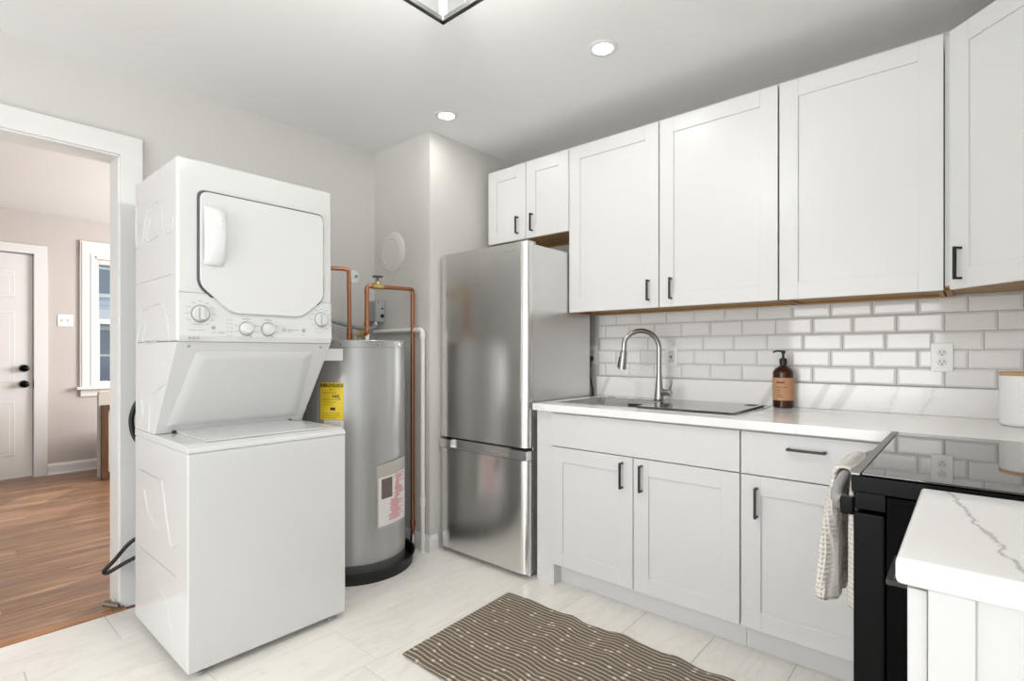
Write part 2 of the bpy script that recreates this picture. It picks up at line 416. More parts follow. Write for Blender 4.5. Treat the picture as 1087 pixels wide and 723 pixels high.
# tiled kitchen floor: real tiles with fine joints
mb = MB(); mb.box(XL, XW, YF, 2.905, -0.03, -0.0015)
nf_g = len(mb.bm.faces)
shift = mb.bm.verts.layers.float_vector.new('tile_shift')
for r in range(-4, 8):
    y0 = 0.80+0.3045*r; y1 = y0+0.302
    if r == 3: jx = 1.18
    jx = {0: 0.96, 1: 1.05, 2: 1.12, 3: 1.18, 4: 1.335, 5: 1.50, 6: 0.576, 7: 0.85}.get(r, 0.9+0.13*r)
    for k in range(-6, 5):
        x0 = max(jx+0.61*k+0.001, XL); x1 = min(jx+0.61*(k+1)-0.001, XW)
        a, b = max(y0, YF), min(y1, 2.905)
        if x1-x0 < 0.01 or b-a < 0.01: continue
        n0 = len(mb.bm.verts); mb.box(x0, x1, a, b, -0.012, 0.0, 0.0012, 1)
        mb.bm.verts.ensure_lookup_table(); sv = Vector((random.uniform(-9, 9), random.uniform(-9, 9), 0))
        for v in mb.bm.verts[n0:]: v[shift] = sv
for i, f in enumerate(mb.bm.faces): f.material_index = 0 if i < nf_g else 1
struct('floor', mb, [M_FGROUT, M_FLOOR])
mb = MB(); mb.box(-2.6, 3.4, 2.935, YL+0.1, -0.03, 0.002); struct('floor_living', mb, M_WFLOOR)
mb = MB(); mb.prism([(2.900, 0.0), (2.912, 0.006), (2.955, 0.009), (2.955, -0.02), (2.90, -0.02)], 'x', -0.27, 0.655); struct('trim_1', mb, M_THRESH)
mb = MB(); mb.box(XL-0.12, XW+0.12, YF-0.12, YK, ZC, ZC+0.12); struct('ceiling', mb, M_CEIL)
mb = MB(); mb.box(-2.7, 3.5, YK, YL+0.1, 2.494, 2.6); struct('ceiling_living', mb, M_CEIL)
# wall with the doorway (left of the picture)
mb = MB(); mb.box(0.652, XW+0.12, YW, YK, 0, ZC); mb.box(XL-0.12, -0.275, YW, YK, 0, ZC); mb.box(-0.275, 0.652, YW, YK, 2.085, ZC)
struct('wall_back', mb, M_WALL)
mb = MB(); mb.box(XW, XW+0.12, YF-0.12, YW, 0, ZC); struct('wall_right', mb, M_WALL)
mb = MB(); mb.box(XA, XW, YA, YW, 0, ZC); struct('wall_alcove', mb, M_WALL)
mb = MB(); mb.box(-1.4, XW, YF-0.12, YF, 0, 0.55); mb.box(0.14, XW, YF-0.12, YF, 0.55, ZC); mb.box(-1.4, 0.14, YF-0.12, YF, 2.35, ZC); mb.box(XL-0.12, -1.4, YF-0.12, YF, 0, ZC)
struct('wall_front', mb, M_WALL)
mb = MB(); mb.box(XL-0.12, XL, YF-0.12, YW, 2.12, ZC); mb.box(XL-0.12, XL, YF-0.12, 0.28, 0, 2.12); mb.box(XL-0.12, XL, 2.02, YW, 0, 2.12)
struct('wall_left', mb, M_WALL)
# living room walls
mb = MB(); mb.box(-2.7, -0.12, YL, YL+0.14, 0, 2.494); mb.box(-0.12, 0.79, YL, YL+0.14, 2.09, 2.494)
mb.box(0.79, 1.25, YL, YL+0.14, 0, 2.494); mb.box(1.25, 2.15, YL, YL+0.14, 0, 0.84); mb.box(1.25, 2.15, YL, YL+0.14, 2.13, 2.494); mb.box(2.15, 3.5, YL, YL+0.14, 0, 2.494)
struct('wall_living', mb, M_LWALL)
mb = MB(); mb.box(-2.7, -2.55, YK, YL, 0, 0.8); mb.box(-2.7, -2.55, YK, YL, 2.2, 2.494); mb.box(-2.7, -2.55, YK, 4.1, 0.8, 2.2); mb.box(-2.7, -2.55, 5.7, YL, 0.8, 2.2); mb.box(3.4, 3.5, YK, YL, 0, 2.494)
mb.box(2.893, 3.5, YW, YK, 0, 2.494)
struct('wall_living_side', mb, M_LWALL)
# doorway casing and jambs
mb = MB()
mb.box(0.632, 0.6525, YW-0.012, YK+0.006, 0, 2.083, 0.002); mb.box(-0.275, -0.245, YW-0.012, YK+0.012, 0, 2.083, 0.002); mb.box(-0.275, 0.652, YW-0.012, YK+0.006, 2.070, 2.098, 0.002)
mb.box(0.638, 0.726, YW-0.022, YW, 0, 2.17, 0.002); mb.box(-0.366, -0.254, YW-0.022, YW, 0, 2.17, 0.002); mb.box(-0.366, 0.726, YW-0.0225, YW, 2.078, 2.171, 0.002)
mb.box(0.640, 0.726, YK, YK+0.006, 0, 2.17, 0.002); mb.box(-0.366, -0.254, YK, YK+0.02, 0, 2.17, 0.002); mb.box(-0.366, 0.726, YK, YK+0.02, 2.078, 2.17, 0.002)
struct('trim_2', mb, M_TRIM)
# baseboards
def bb_profile(): return [(0, 0), (0.014, 0), (0.014, 0.068), (0.010, 0.078), (0.005, 0.092), (0, 0.095)]
mb = MB(); mb.prism([(XA-a, z) for a, z in bb_profile()], 'y', YA-0.0135, YW); struct('baseboard_alcove', mb, M_TRIM)
mb = MB(); mb.prism([(YA-a, z) for a, z in bb_profile()], 'x', XA-0.0135, 2.07); struct('baseboard_alcove_end', mb, M_TRIM)
mb = MB(); mb.prism([(YW-a, z) for a, z in bb_profile()], 'x', 0.727, XA-0.014); struct('baseboard_back', mb, M_TRIM)
mb = MB(); mb.prism([(YL-a*1.2, z*1.12) for a, z in bb_profile()], 'x', 0.876, 3.4); mb.prism([(YL-0.016-a*0.9, z) for a, z in [(0, 0), (0.014, 0), (0.01, 0.014), (0, 0.016)]], 'x', 0.876, 3.4)
struct('baseboard_living', mb, M_TRIM)
# entry door, far room
mb = MB(); mb.box(-0.215, -0.12, YL-0.022, YL, 0, 2.18, 0.004); mb.box(0.778, 0.874, YL-0.022, YL, 0, 2.18, 0.004); mb.box(-0.215, 0.874, YL-0.0222, YL, 2.095, 2.181, 0.004)
mb.box(0.775, 0.79, YL, YL+0.1, 0, 2.09); mb.box(-0.12, -0.105, YL, YL+0.1, 0, 2.09); mb.box(-0.12, 0.79, YL, YL+0.1, 2.088, 2.1)
struct('trim_3', mb, M_TRIM)
mb = MB(); mb.box(-0.10, 0.772, YL+0.012, YL+0.05, 0.012, 2.086, 0.002)
for x0, x1 in ((0.02, 0.29), (0.38, 0.65)):
    for z0, z1 in ((0.22, 0.72), (0.90, 1.55), (1.68, 1.92)):
        for d, e in ((0, 0.010), (0.035, 0.004)):
            mb.box(x0+d, x1-d, YL+0.012-0.006-(0.002 if d else 0), YL+0.013, z0+d, z1-d, e*0.5)
dr = struct('door_1', mb, M_DOOR)
for nm, z in (('deadbolt', 1.025), ('knob', 0.878)):
    mb = MB(); mb.lathe([(0, 0), (0.034, 0), (0.034, 0.008), (0.015, 0.014), (0.013, 0.03), (0.026, 0.036), (0.033, 0.05), (0.03, 0.064), (0.015, 0.072), (0, 0.073)], (0.712, YL+0.012, z), (0, -1, 0), 28)
    link(nm, mb, M_BLACKG, dr)
mb = MB(); mb.box(0.774, 0.79, YL-0.004, YL+0.004, 0.84, 0.92, 0.002); link('strike_plate', mb, M_BLACKG, dr)
# far window
mb = MB(); mb.box(1.115, 1.235, YL-0.022, YL, 0.83, 2.28, 0.004); mb.box(2.165, 2.285, YL-0.022, YL, 0.83, 2.28, 0.004); mb.box(1.115, 2.285, YL-0.0222, YL, 2.14, 2.281, 0.004)
mb.box(1.13, 1.16, YL-0.03, YL-0.02, 0.83, 2.265, 0.004); mb.box(1.20, 1.235, YL-0.028, YL-0.02, 0.83, 2.16, 0.003)
mb.box(1.085, 2.31, YL-0.075, YL+0.05, 0.805, 0.832, 0.006); mb.box(1.12, 2.28, YL-0.024, YL, 0.735, 0.805, 0.006)
mb.box(1.235, 1.250, YL-0.005, YL+0.14, 0.83, 2.14); mb.box(2.138, 2.165, YL-0.005, YL+0.14, 0.83, 2.14); mb.box(1.235, 2.165, YL-0.005, YL+0.14, 2.12, 2.142)
wn1 = struct('window_1', mb, M_TRIM)
for nm, z0, z1, yy in (('upper_sash', 1.47, 2.12, 0.085), ('lower_sash', 0.832, 1.51, 0.045)):
    mb = MB(); y0 = YL+yy; y1 = y0+0.032
    mb.box(1.250, 1.287, y0, y1, z0, z1, 0.003); mb.box(2.088, 2.138, y0, y1, z0, z1, 0.003); mb.box(1.287, 2.088, y0, y1, z0, z0+0.045, 0.003); mb.box(1.287, 2.088, y0, y1, z1-0.045, z1, 0.003)
    sh = link(nm, mb, M_TRIM, wn1)
    mb = MB(); mb.box(1.285, 2.09, y0+0.013, y0+0.018, z0+0.043, z1-0.043); link('pane', mb, M_GLASS, sh)

# ------------------------------------------------------------------ backsplash tiles (one mesh: pattern of the wall)
mb = MB(); mb.box(XW-0.003, XW, YF, 1.717, 1.030, 1.3985)
ng = len(mb.bm.faces)
P = 0.1585; G = 0.0014
rows = [(1.0315, -0.077), (1.1073, 0.009), (1.1831, -0.038), (1.2589, -0.077), (1.3347, 0.009)]
for zr, yj in rows:
    z0 = zr+G; z1 = min(zr+0.0758-G, 1.3985)
    for k in range(-4, 13):
        y0 = max(yj+P*k+G, YF); y1 = min(yj+P*(k+1)-G, 1.713)
        if y1-y0 < 0.012: continue
        xb, xm, xf = XW-0.003, XW-0.0055, XW-0.0105; bz = 0.0085; by = min(0.0085, (y1-y0)*0.4); bt = min(bz, (z1-z0)*0.35)
        if y0 == YF or y1 == 1.713: pass
        o_ = [(y0, z0), (y1, z0), (y1, z1), (y0, z1)]; i_ = [(y0+by, z0+bt), (y1-by, z0+bt), (y1-by, z1-bt), (y0+by, z1-bt)]
        A = [mb.bm.verts.new((xb, *p)) for p in o_]; B = [mb.bm.verts.new((xm, *p)) for p in o_]; C = [mb.bm.verts.new((xf, *p)) for p in i_]
        fs = [mb.bm.faces.new(C)]
        for i in range(4):
            j = (i+1) % 4; fs += [mb.bm.faces.new((A[i], A[j], B[j], B[i])), mb.bm.faces.new((B[i], B[j], C[j], C[i]))]
        bmesh.ops.recalc_face_normals(mb.bm, faces=fs)
        if fs[0].normal.x > 0: bmesh.ops.reverse_faces(mb.bm, faces=fs)
for i, f in enumerate(mb.bm.faces): f.material_index = 0 if i < ng else 1
struct('wall_backsplash', mb, [M_GROUT, M_TILE], smooth=False)

# ------------------------------------------------------------------ cabinets
def shaker(x0, x1, z0, z1, y0=0.0, t=0.02, rail=0.072):
    mb = MB(); e = 0.0012
    mb.box(x0, x0+rail, y0, y0+t, z0, z1, e, 1); mb.box(x1-rail, x1, y0, y0+t, z0, z1, e, 1)
    mb.box(x0+rail, x1-rail, y0, y0+t, z1-rail, z1, e, 1); mb.box(x0+rail, x1-rail, y0, y0+t, z0, z0+rail, e, 1)
    mb.box(x0+rail-0.004, x1-rail+0.004, y0+0.007, y0+t-0.002, z0+rail-0.004, z1-rail+0.004)
    return mb
def pull(parent, x, z, length, vertical=True, y0=0.0, proj=0.030):
    mb = MB(); h = length/2; t = 0.0045
    if vertical:
        mb.box(x-t, x+t, y0-proj, y0-proj+0.009, z-h, z+h, 0.0012)
        for zz in (z-h+t, z+h-t): mb.box(x-t*0.9, x+t*0.9, y0-proj+0.004, y0, zz-t*0.9, zz+t*0.9, 0.001)
    else:
        mb.box(x-h, x+h, y0-proj, y0-proj+0.009, z-t, z+t, 0.0012)
        for xx in (x-h+t, x+h-t): mb.box(xx-t*0.9, xx+t*0.9, y0-proj+0.004, y0, z-t*0.9, z+t*0.9, 0.001)
    return link('handle', mb, M_BLACK, parent)
G_UP = 'white shaker wall cabinets'
def upper_cabinet(label, xf, yleft, width, z0, z1, doors, depth=0.318, group=None):
    """doors: list of (x0, x1, handle_x or None)"""
    t = thing('wall_cabinet', label, 'cabinet', (xf, yleft, z0), -pi/2, G_UP)
    H = z1-z0; mb = MB(); mb.box(0.002, width-0.002, 0.0215, depth, 0.016, H-0.003, 0.001, 1); link('body', mb, M_CAB, t)
    mb = MB(); mb.box(0.004, width-0.004, 0.0225, depth, 0.010, 0.0158)
    mb.box(0.004, 0.022, 0.0225, depth, 0.0, 0.0098); mb.box(width-0.022, width-0.004, 0.0225, depth, 0.0, 0.0098)
    mb.box(0.022, width-0.022, 0.0225, 0.042, 0.0, 0.0098); mb.box(0.022, width-0.022, depth-0.02, depth, 0.0, 0.0098)
    for fx in (0.25, 0.75):
        pass
    link('underside', mb, M_PLY, t)
    for x0, x1, hx in doors:
        d = link('door', shaker(x0, x1, 0.0, H), M_CAB, t)
        if hx is not None: pull(d, hx, 0.088, 0.105)
    return t
upper_cabinet('short white two-door wall cabinet above the refrigerator', 2.453, 2.342, 0.627, 1.861, 2.321, [(0.001, 0.311, 0.252), (0.315, 0.626, 0.366)])
upper_cabinet('wide white two-door wall cabinet above the sink and faucet', 2.453, 1.712, 1.087, 1.397, 2.321, [(0.001, 0.539, 0.488), (0.545, 1.085, 0.607)])
upper_cabinet('white single-door wall cabinet without a handle above the soap bottle', 2.453, 0.621, 0.546, 1.397, 2.321, [(0.001, 0.545, None)])
# diagonal corner cabinet
t = thing('corner_wall_cabinet', 'white diagonal corner wall cabinet at the right edge of the photo', 'cabinet', (2.453, 0.062, 1.397), -3*pi/4, G_UP)
L = 0.40; H = 0.924; q = 1/sqrt(2)
def loc2(X, Y):
    dx, dy = X-2.453, Y-0.062; return (-q*dx-q*dy, q*dx-q*dy)
poly = [(2.469, 0.048), (2.469, 0.073), (2.770, 0.073), (2.770, YF+0.003), (2.172, YF+0.003), (2.172, -0.242)]
mb = MB(); mb.prism([loc2(*p) for p in poly], 'z', 0.016, H-0.003); link('body', mb, M_CAB, t)
mb = MB(); mb.prism([loc2(*p) for p in poly], 'z', 0.009, 0.0158)
mb.box(0.02, L-0.02, 0.026, 0.046, 0.0, 0.009); mb.prism([loc2(*p) for p in [(2.52, 0.055), (2.52, 0.073), (2.765, 0.073), (2.765, 0.055)]], 'z', 0.0, 0.009)
link('underside', mb, M_PLY, t)
d = link('door', shaker(0.004, L-0.004, 0.0, H), M_CAB, t); pull(d, 0.050, 0.088, 0.115)

# base cabinets
t = thing('sink_base_cabinet', 'white sink base cabinet with two doors and a plain top panel', 'cabinet', (2.118, 1.692, 0), -pi/2, 'white shaker base cabinets')
mb = MB(); mb.box(0.108, 1.0155, 0.0215, 0.035, 0.112, 0.879); mb.box(0.108, 0.124, 0.036, 0.640, 0.112, 0.70); mb.box(0.999, 1.0155, 0.036, 0.640, 0.112, 0.70); mb.box(0.125, 0.998, 0.036, 0.640, 0.112, 0.13); link('body', mb, M_CAB, t)
mb = MB(); mb.box(0.0, 0.1075, 0.020, 0.640, 0, 0.879, 0.0012, 1); link('end_panel', mb, M_CAB, t)
mb = MB(); mb.box(0.108, 1.0155, 0.082, 0.098, 0, 0.1115); link('toe_kick', mb, M_CAB, t)
mb = MB(); mb.box(0.103, 1.0145, 0.0, 0.0205, 0.7075, 0.869, 0.0012, 1); link('false_drawer_front', mb, M_CAB, t)
for x0, x1, hx in ((0.103, 0.5565, 0.506), (0.5605, 1.0145, 0.601)):
    d = link('door', shaker(x0, x1, 0.116, 0.703), M_CAB, t); pull(d, hx, 0.619, 0.118)
t = thing('drawer_base_cabinet', 'white base cabinet with one drawer over one door beside the range', 'cabinet', (2.118, 0.676, 0), -pi/2, 'white shaker base cabinets')
mb = MB(); mb.box(0.001, 0.532, 0.0215, 0.640, 0.112, 0.879); mb.box(0.532, 0.60, 0.020, 0.640, 0.0, 0.879); link('body', mb, M_CAB, t)
mb = MB(); mb.box(0.001, 0.5315, 0.082, 0.098, 0, 0.1115); link('toe_kick', mb, M_CAB, t)
mb = MB(); mb.box(0.004, 0.530, 0.0, 0.0205, 0.7075, 0.869, 0.0012, 1); d = link('drawer', mb, M_CAB, t); pull(d, 0.231, 0.820, 0.124, False)
d = link('door', shaker(0.004, 0.530, 0.116, 0.703), M_CAB, t); pull(d, 0.062, 0.603, 0.116)

# ------------------------------------------------------------------ worktop with sink cut-out and upstand
SX0, SX1, SY0, SY1 = 2.205, 2.665, 0.725, 1.605
mb = MB(); z0, z1 = 0.8806, 0.914
pts = [(2.093, 1.686), (2.770, 1.686), (2.770, YF+0.003), (2.040, YF+0.003), (2.040, 0.14), (2.093, 0.14)]
outer_t = [mb.bm.verts.new((x, y, z1)) for x, y in pts]; outer_b = [mb.bm.verts.new((x, y, z0)) for x, y in pts]
mb.bm.free(); mb = MB()
def slab(x0, x1, y0, y1): mb.box(x0, x1, y0, y1, z0, z1)
slab(2.093, SX0, SY0, SY1); slab(SX1, 2.770, SY0, SY1); slab(2.093, 2.770, SY1, 1.686); slab(2.093, 2.770, 0.14, SY0); slab(2.040, 2.770, YF+0.003, 0.14)
bmesh.ops.remove_doubles(mb.bm, verts=mb.bm.verts[:], dist=1e-5)
# drop the coincident inner faces
seen = {}
for f in mb.bm.faces[:]:
    k = tuple(sorted(v.index for v in f.verts)); seen.setdefault(k, []).append(f)
ct = thing('countertop', 'long white marbled quartz worktop holding the sink', 'countertop', (2.4, 0.6, 0.8806))
link('slab', mb, M_QUARTZ, ct)
mb = MB(); mb.box(2.751, 2.7725, YF+0.003, 1.717, 0.9142, 1.0285, 0.0015, 1); link('upstand', mb, M_QUARTZ, ct)

# ------------------------------------------------------------------ sink
sk = thing('kitchen_sink', 'stainless steel sink set into the long white worktop', 'sink', (2.435, 1.165, 0.72))
bx0, bx1, by0, by1, bd = 2.213, 2.600, 1.17, 1.588, 0.715
mb = MB()
def rim(x0, x1, y0, y1): mb.box(x0, x1, y0, y1, 0.9145, 0.9170)
rim(2.195, bx0, 0.715, 1.615); rim(bx1, 2.675, 0.715, 1.615); rim(bx0, bx1, by1, 1.615); rim(bx0, bx1, 0.715, by0)
link('rim', mb, M_SINK, sk)
mb = MB(); e = 0.003
for (a, b, c, d_) in ((bx0-e, bx0, by0, by1), (bx1, bx1+e, by0, by1), (bx0-e, bx1+e, by0-e, by0), (bx0-e, bx1+e, by1, by1+e)): mb.box(a, b, c, d_, bd, 0.9155)
mb.box(bx0-e, bx1+e, by0-e, by1+e, bd-0.004, bd)
link('basin', mb, M_BASIN, sk)
mb = MB(); mb.box(bx0-0.006, bx1+0.006, by1, by1+0.005, 0.9171, 0.9195, 0.001); mb.box(bx1, bx1+0.005, by0, by1, 0.9171, 0.9195, 0.001); mb.cyl((bx1-0.009, by1-0.009, bd), (bx1-0.009, by1-0.009, 0.9165), 0.0088, seg=20)
link('raised_edge', mb, M_SINK, sk)
mb = MB(); mb.lathe([(0.0, bd+0.001), (0.03, bd+0.001), (0.045, bd+0.004), (0.047, bd+0.001), (0.047, bd)], (2.40, 1.36, 0)); link('drain', mb, M_CHROME, sk)
mb = MB(); mb.box(bx1-0.004, bx1, 1.335, 1.425, 0.874, 0.896, 0.0015); ov = link('overflow', mb, M_CHROME, sk)
mb = MB(); mb.box(bx1-0.005, bx1-0.0035, 1.345, 1.415, 0.880, 0.891); link('slot', mb, M_DARK, ov)
mb = MB(); mb.lathe([(0.0, 0.917), (0.024, 0.917), (0.024, 0.921), (0.017, 0.926), (0.0, 0.926)], (2.637, 1.545, 0)); link('hole_cover', mb, M_SINK, sk)
bo = MB(); bo.box(2.212, 2.650, 0.735, 1.165, 0.9175, 0.9255, 0.0015)
gb = tag(link('glass_board', bo, M_BOARD), 'dark glossy glass board lying over the right half of the sink', 'board')
mb = MB()
for i in range(7): mb.box(2.56+i*0.011, 2.565+i*0.011, 0.752, 0.80, 0.9256, 0.9262)
link('vent_grid', mb, M_BLACK, gb)

# ------------------------------------------------------------------ faucet
fc = thing('faucet', 'brushed nickel gooseneck pull-down kitchen faucet behind the sink', 'faucet', (2.612, 1.245, 0.917))
b0 = Vector((2.612, 1.245, 0)); tip = Vector((2.472, 1.382, 0)); dh = (tip-b0); dl = dh.length; dh.normalize()
mb = MB(); mb.lathe([(0.0, 0.917), (0.029, 0.917), (0.029, 0.923), (0.0255, 0.927), (0.0245, 0.95), (0.019, 1.0), (0.0148, 1.05), (0.0138, 1.065), (0.0, 1.065)], (2.612, 1.245, 0), seg=40); link('body', mb, M_NICKEL, fc)
R = dl/2; pts = [b0+Vector((0, 0, 1.06)), b0+Vector((0, 0, 1.12)), b0+Vector((0, 0, 1.19))]
for i in range(1, 12):
    a = pi*i/12*0.93; pts.append(b0+dh*(R-R*cos(a))+Vector((0, 0, 1.19+R*sin(a)*0.98)))
pts.append(tip+dh*-0.006+Vector((0, 0, 1.187)))
mb = MB(); mb.tube(pts, 0.0128, 20, sub=5); link('spout', mb, M_NICKEL, fc)
e0 = pts[-1]; e1 = tip+dh*0.004+Vector((0, 0, 1.083))
mb = MB(); mb.tube([e0, e0.lerp(e1, 0.12), e0.lerp(e1, 0.14), e0.lerp(e1, 0.6), e1], lambda t: 0.0125 if t < 0.13 else 0.0145+0.0075*t, 24, smooth=True, sub=6); sp = link('spray_head', mb, M_NICKEL, fc)
mb = MB(); m_ = e0.lerp(e1, 0.62)+dh*0.0165; mb.tube([e0.lerp(e1, 0.36)+dh*0.0130, m_, e0.lerp(e1, 0.9)+dh*0.0185], 0.0085, 10); link('spray_button', mb, M_BLACK, sp)
mb = MB(); mb.cyl((2.612, 1.232, 0.962), (2.604, 1.176, 0.962), 0.0185, 0.0185, 28, 0.003); lv = link('valve_hub', mb, M_NICKEL, fc)
mb = MB(); mb.tube([(2.606, 1.190, 0.968), (2.604, 1.178, 0.995), (2.602, 1.172, 1.045)], 0.0055, 12); link('lever', mb, M_NICKEL, lv)

# ------------------------------------------------------------------ soap bottle
sb = thing('soap_bottle', 'amber glass pump bottle with tan label on the worktop', 'bottle', (2.700, 0.666, 0.914))
c = (2.700, 0.666, 0.0)
mb = MB(); mb.lathe([(0, 0.9145), (0.040, 0.9145), (0.0445, 0.919), (0.0445, 1.075), (0.043, 1.084), (0.033, 1.098), (0.018, 1.108), (0.0145, 1.112), (0.0145, 1.118), (0, 1.118)], c); link('body', mb, M_AMBER, sb)
mb = MB(); mb.lathe([(0.0449, 0.950), (0.0449, 1.055)], c); lb = link('label', mb, M_KRAFT, sb)
base_a = math.atan2(-0.666, -2.70)
def on_cyl(cx, cy, r, a0):
    return lambda x, y, z=0.0: (cx+r*cos(a0+x/r), cy+r*sin(a0+x/r), y)
mb = MB()
def strip(mb, fn, x0, x1, z0, z1, n=4):
    prev = None
    for i in range(n+1):
        x = x0+(x1-x0)*i/n; a = mb.bm.verts.new(fn(x, z0)); b = mb.bm.verts.new(fn(x, z1))
        if prev: mb.bm.faces.new((prev[0], a, b, prev[1]))
        prev = (a, b)
fn = on_cyl(c[0], c[1], 0.0452, base_a)
for z, x0, x1, h in ((1.030, -0.030, 0.006, 0.006), (1.010, -0.030, -0.004, 0.0025), (1.0095, 0.0, 0.016, 0.002), (0.995, -0.028, -0.010, 0.0025), (0.985, -0.028, -0.016, 0.002), (0.974, -0.028, -0.006, 0.0018), (0.966, -0.028, 0.0, 0.0018)):
    strip(mb, fn, x0, x1, z, z+h)
link('print', mb, M_DARK, lb)
mb = MB(); mb.lathe([(0, 1.118), (0.0155, 1.118), (0.0165, 1.120), (0.0165, 1.140), (0.014, 1.144), (0.006, 1.147), (0.005, 1.165), (0.0085, 1.167), (0.009, 1.181), (0.0, 1.182)], c, seg=28)
mb.tube([(2.700, 0.666, 1.177), (2.693, 0.690, 1.179), (2.688, 0.708, 1.173)], 0.0042, 10); link('pump', mb, M_BLACK, sb)

# ------------------------------------------------------------------ canister
cn = thing('canister', 'white ribbed ceramic canister with wooden lid on the corner worktop', 'canister', (2.575, -0.140, 0.914))
c = (2.575, -0.145, 0.0); prof = [(0, 0.9145), (0.066, 0.9145), (0.0705, 0.919)]
z = 0.926
while z < 1.086:
    prof += [(0.0715, z), (0.0722, z+0.002), (0.0715, z+0.004)]; z += 0.0056
prof += [(0.0705, 1.090), (0.069, 1.092), (0, 1.092)]
mb = MB(); mb.lathe(prof, c, seg=64); link('jar', mb, M_CERAMIC, cn, ang=60)
mb = MB(); mb.lathe([(0, 1.0925), (0.071, 1.0925), (0.072, 1.0945), (0.072, 1.102), (0.070, 1.104), (0, 1.104)], c, seg=64); link('lid', mb, M_LIDW, cn)

# ------------------------------------------------------------------ outlets and switch
def duplex(label, X, Y, Z, style='duplex', w2=0.0355, h2=0.058):
    t = thing('wall_outlet', label, 'outlet', (X, Y, Z), None, 'white wall outlets')
    mb = MB(); mb.box(X-0.006, X, Y-w2, Y+w2, Z-h2, Z+h2, 0.002); pl = link('plate', mb, M_CERAMIC, t)
    if style == 'duplex':
        for dz in (-0.0195, 0.0195):
            mb = MB(); mb.cyl((X-0.0062, Y, Z+dz), (X-0.0085, Y, Z+dz), 0.0165, seg=26); r_ = link('receptacle', mb, M_APPLIN, t)
            mb = MB()
            for dy in (-0.0065, 0.0065): mb.box(X-0.0090, X-0.0084, Y+dy-0.0011, Y+dy+0.0011, Z+dz-0.001, Z+dz+0.007)
            mb.cyl((X-0.0090, Y, Z+dz-0.0075), (X-0.0084, Y, Z+dz-0.0075), 0.0026, seg=12); link('slots', mb, M_DARK, r_)
    else:
        mb = MB(); mb.box(X-0.0085, X-0.0058, Y-0.0165, Y+0.0165, Z-0.034, Z+0.034, 0.001); r_ = link('receptacle', mb, M_APPLIN, t)
        mb = MB(); mb.box(X-0.0092, X-0.0084, Y-0.006, Y+0.006, Z-0.001, Z+0.005); mb.box(X-0.0092, X-0.0084, Y-0.006, Y+0.006, Z-0.009, Z-0.003)
        for zz in (0.022, -0.022):
            for dy in (-0.0055, 0.0055): mb.box(X-0.0090, X-0.0084, Y+dy-0.0011, Y+dy+0.0011, Z+zz-0.003, Z+zz+0.004)
        link('test_buttons', mb, M_DARK, r_)
    mb = MB()
    return t
duplex('white double outlet on the tiled wall above the range', XW-0.0108, 0.090, 1.152)
duplex('white outlet with black test buttons on the tiled wall behind the faucet', XW-0.0108, 1.243, 1.150, 'gfci')
fo = duplex('white outlet on the painted wall strip right of the refrigerator', XW, 1.760, 1.155)
t = thing('power_cord', 'black refrigerator cord plugged into the wall beside the tiles', 'cord', (2.765, 1.765, 0.93))
mb = MB(); mb.box(2.735, 2.7640, 1.746, 1.774, 1.122, 1.150, 0.004); mb.cyl((2.745, 1.760, 1.124), (2.742, 1.760, 1.085), 0.011, 0.006, 16); link('plug', mb, M_RUBBER, t)
mb = MB(); mb.tube([(2.742, 1.760, 1.088), (2.744, 1.757, 1.02), (2.750, 1.748, 0.96), (2.752, 1.742, 0.90), (2.75, 1.735, 0.5), (2.75, 1.732, 0.2)], 0.0038, 10); link('cable', mb, M_RUBBER, t)
t = thing('light_switch', 'white double light switch plate between the far door and window', 'light switch', (1.008, YL, 1.483))
mb = MB(); mb.box(0.950, 1.068, YL-0.006, YL, 1.425, 1.541, 0.002); link('plate', mb, M_CERAMIC, t)
for x in (0.986, 1.032):
    mb = MB(); mb.box(x-0.006, x+0.006, YL-0.014, YL-0.006, 1.474, 1.494, 0.002); link('toggle', mb, M_APPLIN, t)

# ------------------------------------------------------------------ refrigerator
fr = thing('refrigerator', 'stainless steel bottom-freezer refrigerator beside the boxed corner', 'refrigerator', (2.40, 2.05, 0))
FY0, FY1 = 1.712, 2.386
mb = MB(); mb.box(2.136, 2.68, FY0+0.006, FY1-0.006, 0.022, 1.737, 0.004); link('cabinet_body', mb, M_STEELS, fr)
mb = MB(); mb.box(2.128, 2.1365, FY0+0.012, FY1-0.012, 0.03, 1.735); link('door_gasket', mb, M_DARK, fr)
def dpoly(): # plan outline of a door: front edges rolled
    r = 0.050; x0 = 2.078; P = [(2.127, FY0), (2.127, FY1)]
    for k in range(7):
        a = pi/2*k/6; P.append((x0+r*0.5-r*0.5*sin(a), FY1-r+r*cos(a)))
    for k in range(7):
        a = pi/2*k/6; P.append((x0+r*0.5-r*0.5*cos(a), FY0+r-r*sin(a)))
    return P
mb = MB(); mb.prism(dpoly(), 'z', 0.680, 1.745); ud = link('upper_door', mb, M_STEEL, fr, ang=30)
mb = MB(); mb.prism(dpoly(), 'z', 0.030, 0.612); ld = link('freezer_door', mb, M_STEEL, fr, ang=30)
